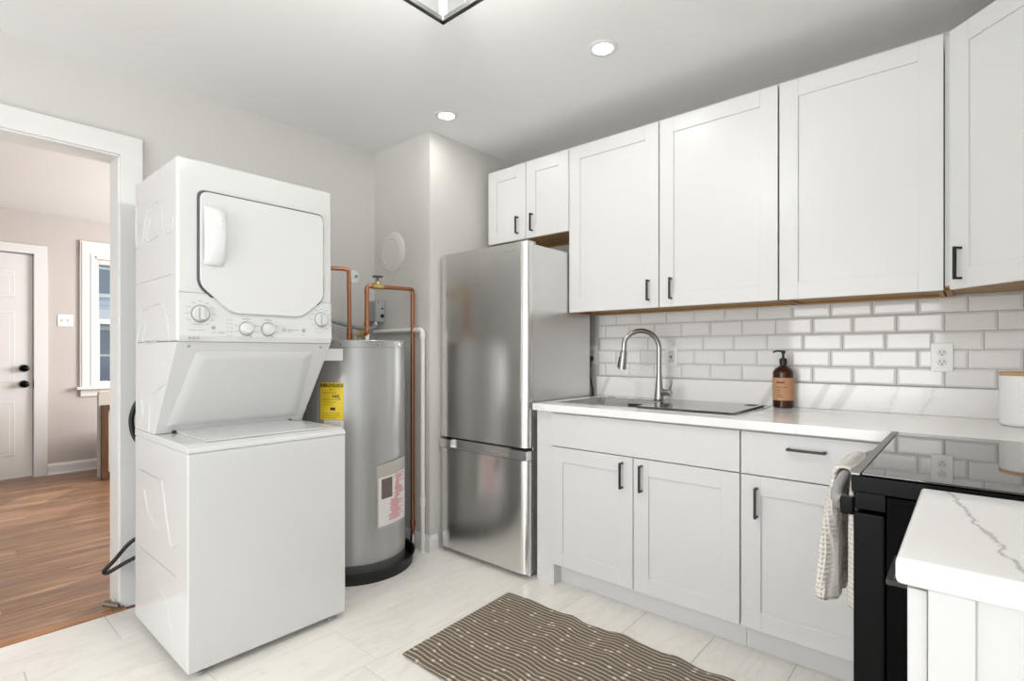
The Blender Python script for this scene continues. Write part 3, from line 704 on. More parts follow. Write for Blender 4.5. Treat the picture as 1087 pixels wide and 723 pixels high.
# recessed grip rail on top of the freezer door
mb = MB()
mb.box(2.076, 2.127, FY0-0.001, 1.835, 0.614, 0.664, 0.003); mb.box(2.076, 2.127, 2.285, FY1+0.001, 0.614, 0.664, 0.003)
mb.box(2.100, 2.127, 1.835, 2.285, 0.614, 0.664); mb.box(2.077, 2.100, 1.835, 2.285, 0.614, 0.622, 0.001)
link('grip_rail', mb, M_SINK, ld)
mb = MB()
for i, wd in enumerate((5, 3, 5, 3, 4, 4, 5, 4)): mb.box(2.0774, 2.0779, 1.862-i*0.0105-wd*0.0008, 1.862-i*0.0105+wd*0.0008, 1.700, 1.706)
link('badge', mb, M_CHROME, ud)
mb = MB(); mb.box(2.10, 2.18, FY0+0.02, FY0+0.09, 1.7375, 1.757, 0.003); link('hinge', mb, M_NICKEL, fr)
for x, y in ((2.155, FY0+0.04), (2.155, FY1-0.06), (2.62, FY0+0.05), (2.62, FY1-0.05)):
    mb = MB(); mb.cyl((x, y, 0.0), (x, y, 0.024), 0.018, 0.014, 18); link('foot', mb, M_CHROME if x < 2.3 else M_BLACK, fr)

# ------------------------------------------------------------------ stacked washer and dryer
ld_ = thing('stacked_washer_dryer', 'white one-piece laundry tower, dryer stacked over top-loading washer', 'washer dryer', (0.96, 2.42, 0))
X0, X1, YB = 0.650, 1.273, 2.745
mb = MB(); mb.box(X0, X1, 2.087, YB, 0.028, 0.8105, 0.006, 3); link('washer_cabinet', mb, M_APPL, ld_)
for x in (X0+0.05, X1-0.05):
    for y in (2.13, YB-0.05):
        mb = MB(); mb.cyl((x, y, 0), (x, y, 0.012), 0.02, 0.02, 20); mb.cyl((x, y, 0.012), (x, y, 0.03), 0.008, 0.008, 12); link('foot', mb, M_GREYP, ld_)
# top deck with rolled front edge
prof = [(2.086, 0.8118), (2.088, 0.822), (2.096, 0.830), (2.125, 0.838), (2.16, 0.840), (YB, 0.840), (YB, 0.8118)]
mb = MB(); mb.prism(prof, 'x', X0, X1, 0.0015, 1); tp = link('washer_top', mb, M_APPL, ld_, ang=25)
mb = MB(); mb.prism([(2.135, 0.8405), (2.140, 0.845), (2.475, 0.850), (2.478, 0.8405)], 'x', X0+0.075, X1-0.075, 0.002, 2); lid = link('lid', mb, M_APPL, ld_)
for x in (X0+0.068, X1-0.068):
    mb = MB(); mb.box(x-0.006, x+0.006, 2.455, 2.482, 0.8408, 0.852, 0.002); link('lid_hinge', mb, M_DARK, lid)
# neck between washer and dryer: leans back so the lid can open
mb = MB(); mb.prism([(2.206, 1.213), (2.478, 0.8408), (YB, 0.8408), (YB, 1.213)], 'x', X0+0.002, X1-0.002, 0.003, 2); nk = link('neck_panel', mb, M_APPLIN, ld_)
# pressed trapezoid field on the slanted face
nv = Vector((0, 0.8408-1.213, -(2.478-2.206))).normalized()  # outward normal of the slope
def slope(t, out): # t from top to bottom
    p = Vector((0, 2.206, 1.213)).lerp(Vector((0, 2.478, 0.8408)), t)+nv*out; return p.y, p.z
def neckpt(x, t, out): y, z = slope(t, out); return (x, y, z)
mb = MB()
o_ = [(X0+0.075, 0.10), (X1-0.075, 0.10), (X1-0.035, 0.93), (X0+0.035, 0.93)]; i_ = [(X0+0.110, 0.17), (X1-0.110, 0.17), (X1-0.075, 0.87), (X0+0.075, 0.87)]
A = [mb.bm.verts.new(neckpt(x, t, 0.0)) for x, t in o_]; B = [mb.bm.verts.new(neckpt(x, t, 0.006)) for x, t in i_]; K = [mb.bm.verts.new(neckpt(x, t, -0.004)) for x, t in o_]
fs = [mb.bm.faces.new(B), mb.bm.faces.new(K[::-1])]
for i in range(4):
    j = (i+1) % 4; fs += [mb.bm.faces.new((A[i], A[j], B[j], B[i])), mb.bm.faces.new((K[i], K[j], A[j], A[i]))]
bmesh.ops.recalc_face_normals(mb.bm, faces=fs)
es = [e for e in mb.bm.edges if all(v in B for v in e.verts) or (sum(v in B for v in e.verts) == 1)]
bmesh.ops.bevel(mb.bm, geom=es, offset=0.008, segments=3, profile=0.5, affect='EDGES')
link('pressed_field', mb, M_APPLIN, nk, ang=60)
for x in (X0+0.045, X1-0.045):
    mb = MB(); y, z = slope(0.045, 0.0); mb.cyl((x, y, z), Vector((x, y, z))+nv*0.003, 0.006, 0.005, 14); link('screw', mb, M_GREYP, nk)
# dryer body
mb = MB(); mb.box(X0, X1, 2.203, YB, 1.214, 1.902, 0.012, 3); dc = link('dryer_cabinet', mb, M_APPL, ld_)
mb = MB(); mb.prism([(2.193, 1.235), (2.200, 1.215), (2.2035, 1.213), (2.2035, 1.3955), (2.199, 1.3955)], 'x', X0+0.006, X1-0.006, 0.0015, 2); cp = link('control_panel', mb, M_APPLIN, ld_)
# dryer door
def door_outline(d=0.0, r=0.03):
    P = [(0.724-d, 1.782+d), (1.222+d, 1.782+d), (1.222+d, 1.408-d*0.4), (1.122+d*0.4, 1.326-d), (0.838-d*0.4, 1.326-d), (0.724-d, 1.428-d*0.4)]
    Q = []
    n = len(P)
    for i in range(n):
        a = Vector(P[i-1]); b = Vector(P[i]); c = Vector(P[(i+1) % n]); k = min(r, (a-b).length/2.2, (c-b).length/2.2)
        p0 = b+(a-b).normalized()*k; p1 = b+(c-b).normalized()*k
        for j in range(7):
            f = j/6; q_ = p0*(1-f)**2+b*2*f*(1-f)+p1*f*f; Q.append((q_.x, q_.y))
    return Q
mb = MB(); mb.prism(door_outline(0.0075), 'y', 2.1985, 2.2035); link('door_seal', mb, mat('seal_grey', (0.10, 0.10, 0.10), 0.6), dc)
mb = MB(); mb.prism(door_outline(0.0), 'y', 2.184, 2.200, 0.004, 2); dd = link('dryer_door', mb, M_APPL, ld_, ang=40)
# vertical grip: bowed outwards
def grip(u, v):
    z = 1.507+0.218*u; bow = 0.030*sin(pi*min(max((u*1.0), 0), 1))**0.55
    x = 0.735+0.066*v; edge = 0.006*(abs(2*v-1)**3)
    return Vector((x, 2.184-bow*(0.35+0.65*v)-0.003+edge, z))
mb = MB(); mb.grid(grip, 24, 8, 0.004); link('handle', mb, M_APPL, dd, ang=60)
mb = MB(); mb.box(1.2225, 1.2285, 2.190, 2.204, 1.66, 1.745, 0.002); mb.box(1.2225, 1.2285, 2.190, 2.204, 1.435, 1.515, 0.002); link('hinge', mb, M_GREYP, dd)
# dials, buttons and printing
def cface(z): # y of the panel face at height z
    return 2.193+(z-1.235)/(1.3955-1.235)*(2.199-2.193)
def dial(x, z, r, big):
    y = cface(z)
    mb = MB(); mb.lathe([(r*1.12, 0.0), (r*1.16, 0.001), (r*1.12, 0.003), (r*1.02, 0.003)], (x, y, z), (0, -1, 0), 40); rg = link('dial_ring', mb, M_GREYP, cp)
    mb = MB(); mb.lathe([(0, 0.0), (r, 0.0), (r*0.97, 0.010), (r*0.88, 0.013), (0, 0.013)], (x, y, z), (0, -1, 0), 40); dk = link('dial', mb, M_APPL, cp)
    mb = MB()
    if big:
        mb.box(x-r*0.30, x+r*0.30, y-0.026, y-0.012, z-r*0.82, z+r*0.82, 0.004); link('dial_grip', mb, M_APPL, dk)
        mb = MB(); mb.box(x-r*0.33, x-r*0.305, y-0.0262, y-0.0135, z-r*0.70, z+r*0.78); mb.box(x-r*0.33, x+r*0.2, y-0.0262, y-0.0135, z-r*0.86, z-r*0.825); link('dial_shade_line', mb, M_PRINT, dk)
    else:
        mb.lathe([(r*0.80, 0.012), (r*0.76, 0.024), (r*0.68, 0.026), (0, 0.026)], (x, y, z), (0, -1, 0), 36); link('dial_grip', mb, M_APPL, dk)
dial(0.727, 1.319, 0.029, True); dial(1.218, 1.319, 0.029, True); dial(0.893, 1.268, 0.025, False); dial(0.979, 1.268, 0.025, False)
mb = MB()
def prt(x0, x1, z, h): mb.box(x0, x1, cface(z)-0.0008, cface(z)+0.001, z-h/2, z+h/2)
for cx_ in (0.727, 1.218):
    for k in range(11):
        a = radians(-60+30*k); rr = 0.047; x = cx_+rr*cos(a); z = 1.319+rr*sin(a)
        if z > 1.372: continue
        prt(x-0.008, x+0.008, z, 0.0022)
for cx_ in (0.893, 0.979):
    prt(cx_-0.014, cx_+0.014, 1.306, 0.004)
    for a in (200, 340, 20, 160, 300): prt(cx_+0.038*cos(radians(a))-0.006, cx_+0.038*cos(radians(a))+0.006, 1.268+0.036*sin(radians(a)), 0.0022)
for k in range(5):
    prt(0.820, 0.824, 1.300-k*0.0155, 0.004); prt(0.829, 0.842, 1.300-k*0.0155, 0.0022)
prt(0.684, 0.742, 1.257, 0.0022); prt(0.79, 0.812, 1.252, 0.0022); prt(0.79, 0.812, 1.246, 0.0022); prt(0.765, 0.78, 1.248, 0.0022); prt(1.124, 1.140, 1.248, 0.0022); prt(1.19, 1.225, 1.262, 0.0022); prt(1.062, 1.112, 1.2685, 0.0035); prt(1.062, 1.085, 1.2610, 0.002)
prt(0.686, 0.694, 1.226, 0.008); prt(0.700, 0.706, 1.226, 0.008); prt(0.709, 0.713, 1.226, 0.007); prt(0.718, 0.722, 1.226, 0.008)
link('printing', mb, M_PRINT, cp)
mb = MB(); mb.lathe([(0.0075, 0.0), (0.0078, 0.0008), (0.0058, 0.0008), (0.0055, 0.0)], (1.047, cface(1.267)-0.0002, 1.267), (0, -1, 0), 24); mb.lathe([(0, 0.0008), (0.0028, 0.0008), (0.0028, 0.0)], (1.047, cface(1.267)-0.0002, 1.267), (0, -1, 0), 12); link('emblem', mb, M_PRINT, cp)
for x, z in ((0.772, 1.268), (1.133, 1.269)):
    mb = MB(); mb.lathe([(0, 0.004), (0.006, 0.004), (0.0075, 0.002), (0.0075, 0)], (x, cface(z), z), (0, -1, 0), 20); link('button', mb, M_PRINT, cp)
mb = MB(); mb.box(X0+0.004, X1-0.004, 2.2015, 2.2032, 1.3965, 1.3985); link('panel_seam', mb, M_PRINT, dc)
# pressed ribs on the side wall
ribs = [[(2.722, 1.80), (2.722, 1.634), (2.636, 1.63), (2.579, 1.732), (2.506, 1.767), (2.391, 1.755), (2.334, 1.637), (2.247, 1.632), (2.241, 1.675)],
        [(2.521, 1.718), (2.56, 1.634), (2.411, 1.633)], [(2.713, 1.208), (2.636, 1.335), (2.591, 1.35), (2.36, 1.354), (2.274, 1.215)],
        [(2.574, 1.289), (2.612, 1.216), (2.438, 1.216)]]
mb = MB()
for rb in ribs: mb.tube([(X0-0.0008, y, z) for y, z in rb], 0.0030, 8, sub=5)
link('side_rib', mb, M_APPL, dc, ang=80)
mb = MB()
for a, b, z in ((2.737, 2.26, 1.465),): mb.box(X0-0.0006, X0+0.001, b, a, z-0.0012, z+0.0012)
link('side_seam', mb, M_GREYP, dc)
mb = MB(); mb.tube([(X0+0.0012, y, z) for y, z in [(2.347, 1.05), (2.506, 0.991), (2.54, 0.90), (2.548, 0.845)]], 0.0028, 8, sub=5); mb.tube([(X0+0.0012, y, z) for y, z in [(2.621, 0.905), (2.651, 0.974)]], 0.004, 8); link('side_rib', mb, M_APPL, nk, ang=80)
mb = MB()
for rb in [[(2.371, 0.678), (2.274, 0.461), (2.197, 0.461)], [(2.586, 0.228), (2.338, 0.235), (2.243, 0.121)], [(2.60, 0.60), (2.55, 0.52), (2.42, 0.47)]]: mb.tube([(X0-0.0008, y, z) for y, z in rb], 0.0030, 8, sub=5)
wc = [o for o in ld_.children if o.name.startswith('washer_cabinet')][0]
link('side_rib', mb, M_APPL, wc, ang=80)
mb = MB(); mb.box(X0-0.0006, X0+0.001, 2.371, 2.685, 0.672, 0.675); mb.box(X0-0.0006, X0+0.001, 2.212, 2.685, 0.343, 0.346); link('side_seam', mb, M_GREYP, wc)
# small bracket sticking out on the far side, under the dryer
mb = MB(); mb.prism([(2.33, 1.190), (2.33, 1.132), (2.41, 1.140), (2.41, 1.190)], 'x', X1-0.004, X1+0.135, 0.003); link('side_bracket', mb, M_APPLIN, dc)

t = thing('washer_power_cord', 'black power cord looping out behind the washer into the doorway', 'cord', (0.62, 2.86, 0.2))
mb = MB(); mb.tube([(0.72, 2.80, 0.355), (0.655, 2.82, 0.33), (0.60, 2.87, 0.245), (0.572, 2.895, 0.205), (0.585, 2.895, 0.192), (0.63, 2.86, 0.225), (0.69, 2.81, 0.265), (0.75, 2.79, 0.28)], 0.0085, 12); link('cable', mb, M_RUBBER, t)
mb = MB(); mb.tube([(0.72, 2.84, 1.00), (0.682, 2.845, 0.945), (0.664, 2.85, 0.89), (0.663, 2.85, 0.84), (0.674, 2.845, 0.79), (0.71, 2.84, 0.73)], 0.011, 12); link('upper_loop', mb, M_RUBBER, t)

# ------------------------------------------------------------------ water heater and its pan
HC = (1.645, 2.580); HR = 0.262
t = thing('drain_pan', 'round black plastic drain pan under the water heater', 'pan', (HC[0], HC[1], 0))
mb = MB(); mb.lathe([(0, 0.001), (0.296, 0.001), (0.300, 0.004), (0.306, 0.058), (0.312, 0.062), (0.318, 0.060), (0.316, 0.054), (0.309, 0.050), (0.303, 0.0), (0, 0.0)], (HC[0], HC[1], 0), seg=80); link('tray', mb, M_RUBBER, t)
mb = MB(); mb.lathe([(0, 0.0015), (0.278, 0.0015), (0.278, 0.010), (0, 0.010)], (HC[0], HC[1], 0), seg=64); link('liner', mb, M_BLACK, t)
wh = thing('water_heater', 'tall grey cylindrical water heater standing in a black pan', 'water heater', (HC[0], HC[1], 0.011))
mb = MB(); mb.lathe([(0, 0.011), (HR-0.006, 0.011), (HR-0.002, 0.014), (HR-0.002, 0.085), (HR, 0.088), (HR, 1.200), (0, 1.200)], (HC[0], HC[1], 0), seg=96); tk = link('tank', mb, M_TANK, wh)
mb = MB(); mb.lathe([(HR+0.0005, 0.03), (HR+0.0005, 0.082), (HR-0.003, 0.084)], (HC[0], HC[1], 0), seg=96); link('base_band', mb, mat('band_dark', (0.12, 0.12, 0.12), 0.5), wh)
mb = MB(); mb.lathe([(HR+0.001, 1.197), (HR+0.003, 1.199), (HR+0.003, 1.232), (HR-0.001, 1.2365), (HR-0.02, 1.237), (HR-0.022, 1.231), (0, 1.229), (0, 1.20), (HR, 1.20)], (HC[0], HC[1], 0), seg=96); tt = link('top_cap', mb, M_TANKTOP, wh)
for a in (-100, -68, -140, -60):
    mb = MB(); p = Vector((HC[0]+(HR+0.003)*cos(radians(a)), HC[1]+(HR+0.003)*sin(radians(a)), 1.216)); n_ = Vector((cos(radians(a)), sin(radians(a)), 0)); mb.cyl(p-n_*0.001, p+n_*0.004, 0.007, 0.005, 14); link('rim_screw', mb, M_CHROME, tt)
def cylpt(a, z, out=0.0): return Vector((HC[0]+(HR+out)*cos(radians(a)), HC[1]+(HR+out)*sin(radians(a)), z))
mb = MB(); mb.box(-0.004, 0.004, -0.0012, 0.001, 0.09, 1.198); mb.xf(Matrix.Translation(cylpt(-171, 0)) @ Matrix.Rotation(radians(-171+90), 4, 'Z')); link('seam', mb, M_GREYP, wh)
def patch(mb, a0, a1, z0, z1, out, n=10):
    mb.grid(lambda u, v: cylpt(a0+(a1-a0)*u, z0+(z1-z0)*v, out), n, 2)
mb = MB(); patch(mb, -166, -137, 0.829, 1.020, 0.0012); yl = link('energy_label', mb, M_YELLOW, wh)
am = -151.5
def yfn(x, y): return cylpt(am+math.degrees(x/HR), y, 0.0018)
mb = text_mb('ENERGYGUIDE', 0.0215, lambda x, y: yfn(x*0.92, 1.003+y*1.05)); link('lettering', mb, M_BLACK, yl)
mb = text_mb('$405', 0.020, lambda x, y: yfn(0.026+x, 0.948+y)); link('lettering', mb, M_BLACK, yl)
mb = MB()
for x0, x1, z0, z1 in ((-0.005, 0.005, 0.982, 0.986), (-0.056, 0.05, 0.9325, 0.9345), (0.044, 0.05, 0.9345, 0.939), (-0.004, 0.024, 0.878, 0.893), (-0.05, 0.03, 0.966, 0.968), (-0.05, 0.05, 0.864, 0.8655), (-0.05, 0.045, 0.856, 0.8575), (-0.05, 0.05, 0.848, 0.8495), (-0.05, 0.03, 0.840, 0.8415), (-0.04, 0.03, 0.918, 0.9195), (-0.04, 0.01, 0.905, 0.9065)):
    strip(mb, lambda x, z: yfn(x, z), x0, x1, z0, z1)
link('print', mb, M_DARK, yl)
mb = MB(); patch(mb, -160, -137, 0.780, 0.826, 0.0012); pl = link('paper_label', mb, M_PAPER, wh)
mb = MB()
for z0 in (0.815, 0.808, 0.80): strip(mb, yfn, -0.03, 0.055, z0, z0+0.0025)
link('print', mb, M_PRINT, pl)
# document pouch hanging on the front right
def pouch(u, v): # u across, v up
    a = -101+44*u; return cylpt(a, 0.252+0.012*u+(0.333+0.012*u)*v, 0.004+0.010*u)
mb = MB(); mb.grid(pouch, 12, 6, 0.002); po = link('document_pouch', mb, mat('pouch_plastic', (0.52, 0.49, 0.45), 0.25), wh)
def pf(u0, u1, v0, v1, m, nm, out=0.0032):
    mb = MB()
    def g_(u, v):
        uu = u0+(u1-u0)*u; vv = v0+(v1-v0)*v; p = pouch(uu, vv); d_ = Vector((p.x-HC[0], p.y-HC[1], 0)).normalized(); return p+d_*out
    mb.grid(g_, 8, 4); return link(nm, mb, m, po)
pf(0.04, 0.95, 0.04, 0.80, M_PAPER, 'leaflet')
pf(0.12, 0.44, 0.46, 0.77, mat('leaflet_brown', (0.16, 0.13, 0.11), 0.5), 'leaflet_panel', 0.0038)
mb = MB()
rnd = random.Random(3)
for k in range(34):
    v = 0.10+k*0.0205; u0, u1 = (0.46, 0.92) if v > 0.42 else (0.30, 0.85)
    u0 += rnd.uniform(0, 0.12); u1 -= rnd.uniform(0, 0.25)
    pts = []
    for i in range(4):
        u = u0+(u1-u0)*i/3
        for vv in (v, v+0.012):
            p = pouch(u, vv); d_ = Vector((p.x-HC[0], p.y-HC[1], 0)).normalized(); pts.append(mb.bm.verts.new(p+d_*0.0040))
    for i in range(3): mb.bm.faces.new((pts[2*i], pts[2*i+2], pts[2*i+3], pts[2*i+1]))
link('leaflet_print', mb, M_PINK, po)

# ------------------------------------------------------------------ plumbing
hx, hy = 1.625, 2.624; kx, ky = 1.689, 2.551
t = thing('hot_water_pipe', 'bent copper pipe with brass union running behind the dryer', 'pipe', (hx, hy, 1.23))
mb = MB(); mb.pipe([(hx, hy, 1.285), (hx-0.004, hy, 1.637), (1.24, 2.855, 1.650)], 0.0112); link('copper_tube', mb, M_COPPER, t)
mb = MB(); mb.cyl((hx, hy, 1.230), (hx, hy, 1.262), 0.015, 0.015, 18); mb.cyl((hx, hy, 1.262), (hx, hy, 1.30), 0.0145, 0.0145, 18, 0.002); link('nipple', mb, M_COPPER, t)
mb = MB()
for z in (1.268, 1.296): mb.cyl((hx, hy, z), (hx, hy, z+0.012), 0.0165, 0.0165, 18, 0.002)
link('sweat_fitting', mb, M_COPPER, t)
t = thing('relief_valve', 'brass relief valve on top of the water heater between the pipes', 'valve', (1.650, 2.545, 1.23))
v0 = Vector((1.640, 2.585, 1.268)); v1 = Vector((1.672, 2.530, 1.276)); dv = (v1-v0).normalized()
mb = MB(); mb.cyl((v0.x, v0.y, 1.230), (v0.x, v0.y, 1.272), 0.0145, 0.0145, 16, 0.002); mb.cyl(v0-dv*0.006, v0+dv*0.03, 0.0165, 0.0165, 6, 0.002); link('body', mb, mat('dull_brass', (0.50, 0.49, 0.36), 0.4, 0.7), t)
mb = MB(); mb.cyl(v0+dv*0.030, v0+dv*0.052, 0.022, 0.022, 8, 0.003); link('valve_nut', mb, M_BRASS, t)
mb = MB(); mb.cyl(v0+dv*0.052, v0+dv*0.066, 0.011, 0.011, 16); link('stem', mb, M_COPPER, t)
t = thing('cold_water_pipe', 'copper pipe looping from heater top down along the wall', 'pipe', (kx, ky, 1.23))
mb = MB(); mb.pipe([(kx, ky, 1.272), (kx, ky, 1.545), (1.985, 2.519, 1.550), (1.985, 2.519, 0.09)], 0.0118); link('copper_tube', mb, M_COPPER, t)
mb = MB(); mb.cyl((kx, ky, 1.230), (kx, ky, 1.275), 0.0175, 0.0175, 20, 0.002); link('nipple', mb, M_CHROME, t)
mb = MB()
for z in (1.285, 1.322): mb.cyl((kx, ky, z), (kx, ky, z+0.020), 0.0145, 0.0145, 18, 0.002)
mb.cyl((1.985, 2.519, 0.13), (1.985, 2.519, 0.17), 0.0150, 0.0150, 18, 0.002)
for p in ((kx, ky, 1.505), (1.985, 2.519, 1.505)): mb.cyl(p, (p[0], p[1], p[2]+0.014), 0.0142, 0.0142, 18, 0.002)
link('sweat_fitting', mb, M_COPPER, t)
mb = MB(); mb.cyl((1.985, 2.519, 0.0), (1.985, 2.519, 0.09), 0.012, 0.012, 16); mb.cyl((1.985, 2.519, 0.04), (1.985, 2.519, 0.085), 0.0165, 0.0165, 8, 0.002); link('floor_valve', mb, M_CHROME, t)
vx = 1.755; vy = ky-0.0067; vz = 1.5465
mb = MB(); mb.cyl((vx-0.035, vy, vz), (vx+0.035, vy, vz), 0.0158, 0.0158, 18, 0.003); mb.cyl((vx, vy, vz), (vx, vy, vz+0.028), 0.0135, 0.011, 18, 0.002); gv = link('gate_valve', mb, M_BRASS, t)
mb = MB(); mb.cyl((vx, vy, vz+0.026), (vx, vy, vz+0.055), 0.006, 0.006, 12); mb.lathe([(0, 0.052), (0.010, 0.052), (0.012, 0.054), (0.022, 0.0545), (0.024, 0.052), (0.029, 0.053), (0.0305, 0.057), (0.028, 0.061), (0.023, 0.061), (0.010, 0.060), (0, 0.062)], (vx, vy, vz), seg=26); link('hand_wheel', mb, mat('wheel_blue_grey', (0.10, 0.12, 0.14), 0.4), gv)
t = thing('drain_pipe', 'white plastic pipe running down beside the copper pipe', 'pipe', (1.990, 2.435, 0))
mb = MB(); mb.pipe([(1.992, 2.435, 0.0), (1.992, 2.435, 1.306), (1.992, 2.93, 1.306)], 0.0135); link('tube', mb, M_PVC, t)
mb = MB(); mb.cyl((1.992, 2.435, 0.27), (1.992, 2.435, 0.32), 0.0172, 0.0172, 18, 0.002); mb.cyl((1.992, 2.435, 1.25), (1.992, 2.435, 1.288), 0.0172, 0.0172, 18, 0.002); mb.cyl((1.992, 2.455, 1.306), (1.992, 2.495, 1.306), 0.0172, 0.0172, 18, 0.002); link('coupling', mb, M_PVC, t)
t = thing('junction_box', 'grey metal electrical box in the corner behind the water heater', 'electrical box', (1.98, 2.90, 1.37))
mb = MB(); mb.box(1.946, 2.013, 2.845, 2.953, 1.372, 1.500, 0.003); bx = link('box', mb, M_GREYP, t)
mb = MB(); mb.box(1.943, 2.0135, 2.838, 2.8448, 1.368, 1.504, 0.002); link('cover', mb, mat('light_grey_metal', (0.52, 0.53, 0.53), 0.4, 0.4), bx)
mb = MB(); mb.cyl((1.992, 2.8382, 1.405), (1.992, 2.834, 1.405), 0.012, 0.012, 18); mb.cyl((1.992, 2.8382, 1.452), (1.992, 2.834, 1.452), 0.006, 0.006, 12); mb.cyl((1.962, 2.8382, 1.49), (1.962, 2.836, 1.49), 0.004, 0.004, 10); link('knockout', mb, M_BLACK, bx)
t = thing('flexible_conduit', 'grey flexible conduit curving from the electrical box behind the dryer', 'conduit', (1.62, 2.85, 1.34))
mb = MB(); mb.tube([(1.975, 2.88, 1.365), (1.960, 2.875, 1.335), (1.900, 2.865, 1.318), (1.80, 2.86, 1.330), (1.65, 2.86, 1.362), (1.48, 2.86, 1.42), (1.34, 2.85, 1.50)], 0.0125, 14, sub=14); link('hose', mb, M_GREYP, t)
mb = MB(); mb.cyl((1.975, 2.88, 1.352), (1.975, 2.88, 1.3715), 0.0165, 0.0165, 18); link('connector', mb, M_CHROME, t)
t = thing('vent_cover', 'round white cover plate on the boxed-out wall above the pipes', 'cover', (XA, 2.758, 1.805))
mb = MB(); mb.lathe([(0, 0.010), (0.086, 0.010), (0.090, 0.014), (0.094, 0.010), (0.106, 0.008), (0.110, 0.011), (0.114, 0.007), (0.125, 0.004), (0.127, 0.0), (0, 0.0)], (XA-0.0005, 2.758, 1.805), (-1, 0, 0), 64); link('plate', mb, M_WALL if False else mat('cover_white', (0.70, 0.685, 0.66), 0.4), t)
t = thing('wall_escutcheon', 'small round white wall cap with a dark centre beside the pipe', 'cover', (1.862, YW, 1.652))
mb = MB(); mb.lathe([(0, 0.006), (0.030, 0.006), (0.040, 0.003), (0.042, 0.0), (0, 0.0)], (1.862, YW-0.0005, 1.652), (0, -1, 0), 32); es_ = link('plate', mb, M_CERAMIC, t)
mb = MB(); mb.cyl((1.872, YW-0.0065, 1.657), (1.872, YW-0.022, 1.657), 0.009, 0.008, 14); link('stub', mb, M_GREYP, es_)

# ------------------------------------------------------------------ range
rg = thing('range', 'black electric range with a glossy glass cooktop', 'range', (1.65, -0.15, 0))
RX0, RX1, RY1, RY0 = 1.278, 2.026, 0.160, YF+0.01
mb = MB(); mb.box(RX0+0.003, RX1-0.003, RY0, 0.128, 0.03, 0.884, 0.003); bd_ = link('oven_body', mb, M_RANGE, rg)
mb = MB()
for k in range(9): mb.box(RX0+0.0005, RX0+0.004, -0.45+k*0.058, -0.425+k*0.058, 0.12, 0.80, 0.001)
mb.box(RX0, RX0+0.004, -0.5, 0.12, 0.868, 0.872); link('side_rib', mb, M_RANGE, bd_)
mb = MB(); mb.box(RX0-0.001, RX1+0.001, RY0, 0.187, 0.8865, 0.9203, 0.003); ck = link('cooktop_frame', mb, M_BLACKG, rg)
mb = MB(); mb.box(RX0+0.004, RX1-0.004, RY0+0.01, 0.169, 0.9218, 0.9258, 0.001); link('glass_top', mb, M_COOK, rg)
mb = MB(); mb.box(RX0-0.001, RX1+0.001, 0.171, 0.188, 0.9205, 0.9264, 0.002); link('front_trim', mb, mat('trim_steel', (0.30, 0.30, 0.295), 0.4, 0.8), rg)
mb = MB(); mb.box(RX0+0.002, RX1-0.002, 0.1295, 0.184, 0.22, 0.845, 0.005); od = link('oven_door', mb, M_BLACKG, rg)
mb = MB(); mb.box(RX0+0.002, RX1-0.002, 0.1295, 0.184, 0.06, 0.212, 0.005); link('storage_drawer', mb, M_BLACKG, rg)
mb = MB(); mb.box(RX0+0.01, RX1-0.01, 0.129, 0.182, 0.850, 0.885, 0.002); link('control_strip', mb, M_BLACKG, rg)
hp = [(1.294, 0.204, 0.855), (1.325, 0.220, 0.859), (1.42, 0.230, 0.866), (1.65, 0.240, 0.870), (1.88, 0.230, 0.866), (1.975, 0.220, 0.859), (2.008, 0.204, 0.855)]
mb = MB(); mb.tube(hp, 0.0125, 16); hd = link('door_handle', mb, mat('handle_grey', (0.40, 0.40, 0.395), 0.45, 0.35), od)
for x in (1.292, 2.010):
    mb = MB(); mb.box(x-0.010, x+0.010, 0.1835, 0.208, 0.836, 0.872, 0.003); link('handle_mount', mb, M_BLACKG, hd)
for x in (RX0+0.06, RX1-0.06):
    for y in (RY0+0.06, 0.07):
        mb = MB(); mb.cyl((x, y, 0), (x, y, 0.031), 0.016, 0.016, 16); link('foot', mb, M_BLACK, rg)

# towel folded over the handle bar
TB = []                      # centre line of the hanging cloth: (y, z, half thickness, half width)
Lf, Lb, rb = 0.322, 0.335, 0.0215
for i in range(30):
    d = Lf*(1-i/30); k = min(d/0.16, 1.0); TB.append((0.238+rb+0.012*k+0.004*d/Lf, 0.868-d, 0.0085+0.0130*k, 0.125+0.018*(d/Lf)))
for i in range(13):
    a = pi*i/12; TB.append((0.238+rb*cos(a), 0.868+rb*sin(a), 0.0085, 0.125))
for i in range(1, 31):
    d = Lb*i/30; k = min(d/0.16, 1.0); TB.append((0.240-rb, 0.868-d, 0.0085+0.0025*k, 0.125+0.012*(d/Lb)))
mb = MB(); NS = 72; rings = []
for i, (y, z, ht, hw) in enumerate(TB):
    j0, j1 = TB[max(i-1, 0)], TB[min(i+1, len(TB)-1)]
    t_ = Vector((0, j1[0]-j0[0], j1[1]-j0[1])).normalized(); n_ = Vector((0, t_.z, -t_.y))
    s_ = i/(len(TB)-1); end = min(s_, 1-s_); amp = min(abs(s_-0.5)*4, 1.0)
    ring = []
    for k in range(NS):
        a = 2*pi*k/NS; ca, sa = cos(a), sin(a)
        wx = math.copysign(abs(ca)**0.8, ca)*hw; wn_ = math.copysign(abs(sa)**0.55, sa)*ht
        fold = 0.0065*amp*sin(wx*62+1.3+z*4)+0.0035*amp*sin(wx*121+z*9)
        sc = 1.0 if end > 0.012 else 0.82+0.18*end/0.012
        ring.append(mb.bm.verts.new(Vector((1.645+wx*sc+0.006*sin(z*21), y, z))+n_*(wn_*sc+fold)))
    rings.append(ring)
for p_, q_ in zip(rings, rings[1:]):
    for k in range(NS): mb.bm.faces.new((p_[k], p_[(k+1) % NS], q_[(k+1) % NS], q_[k]))
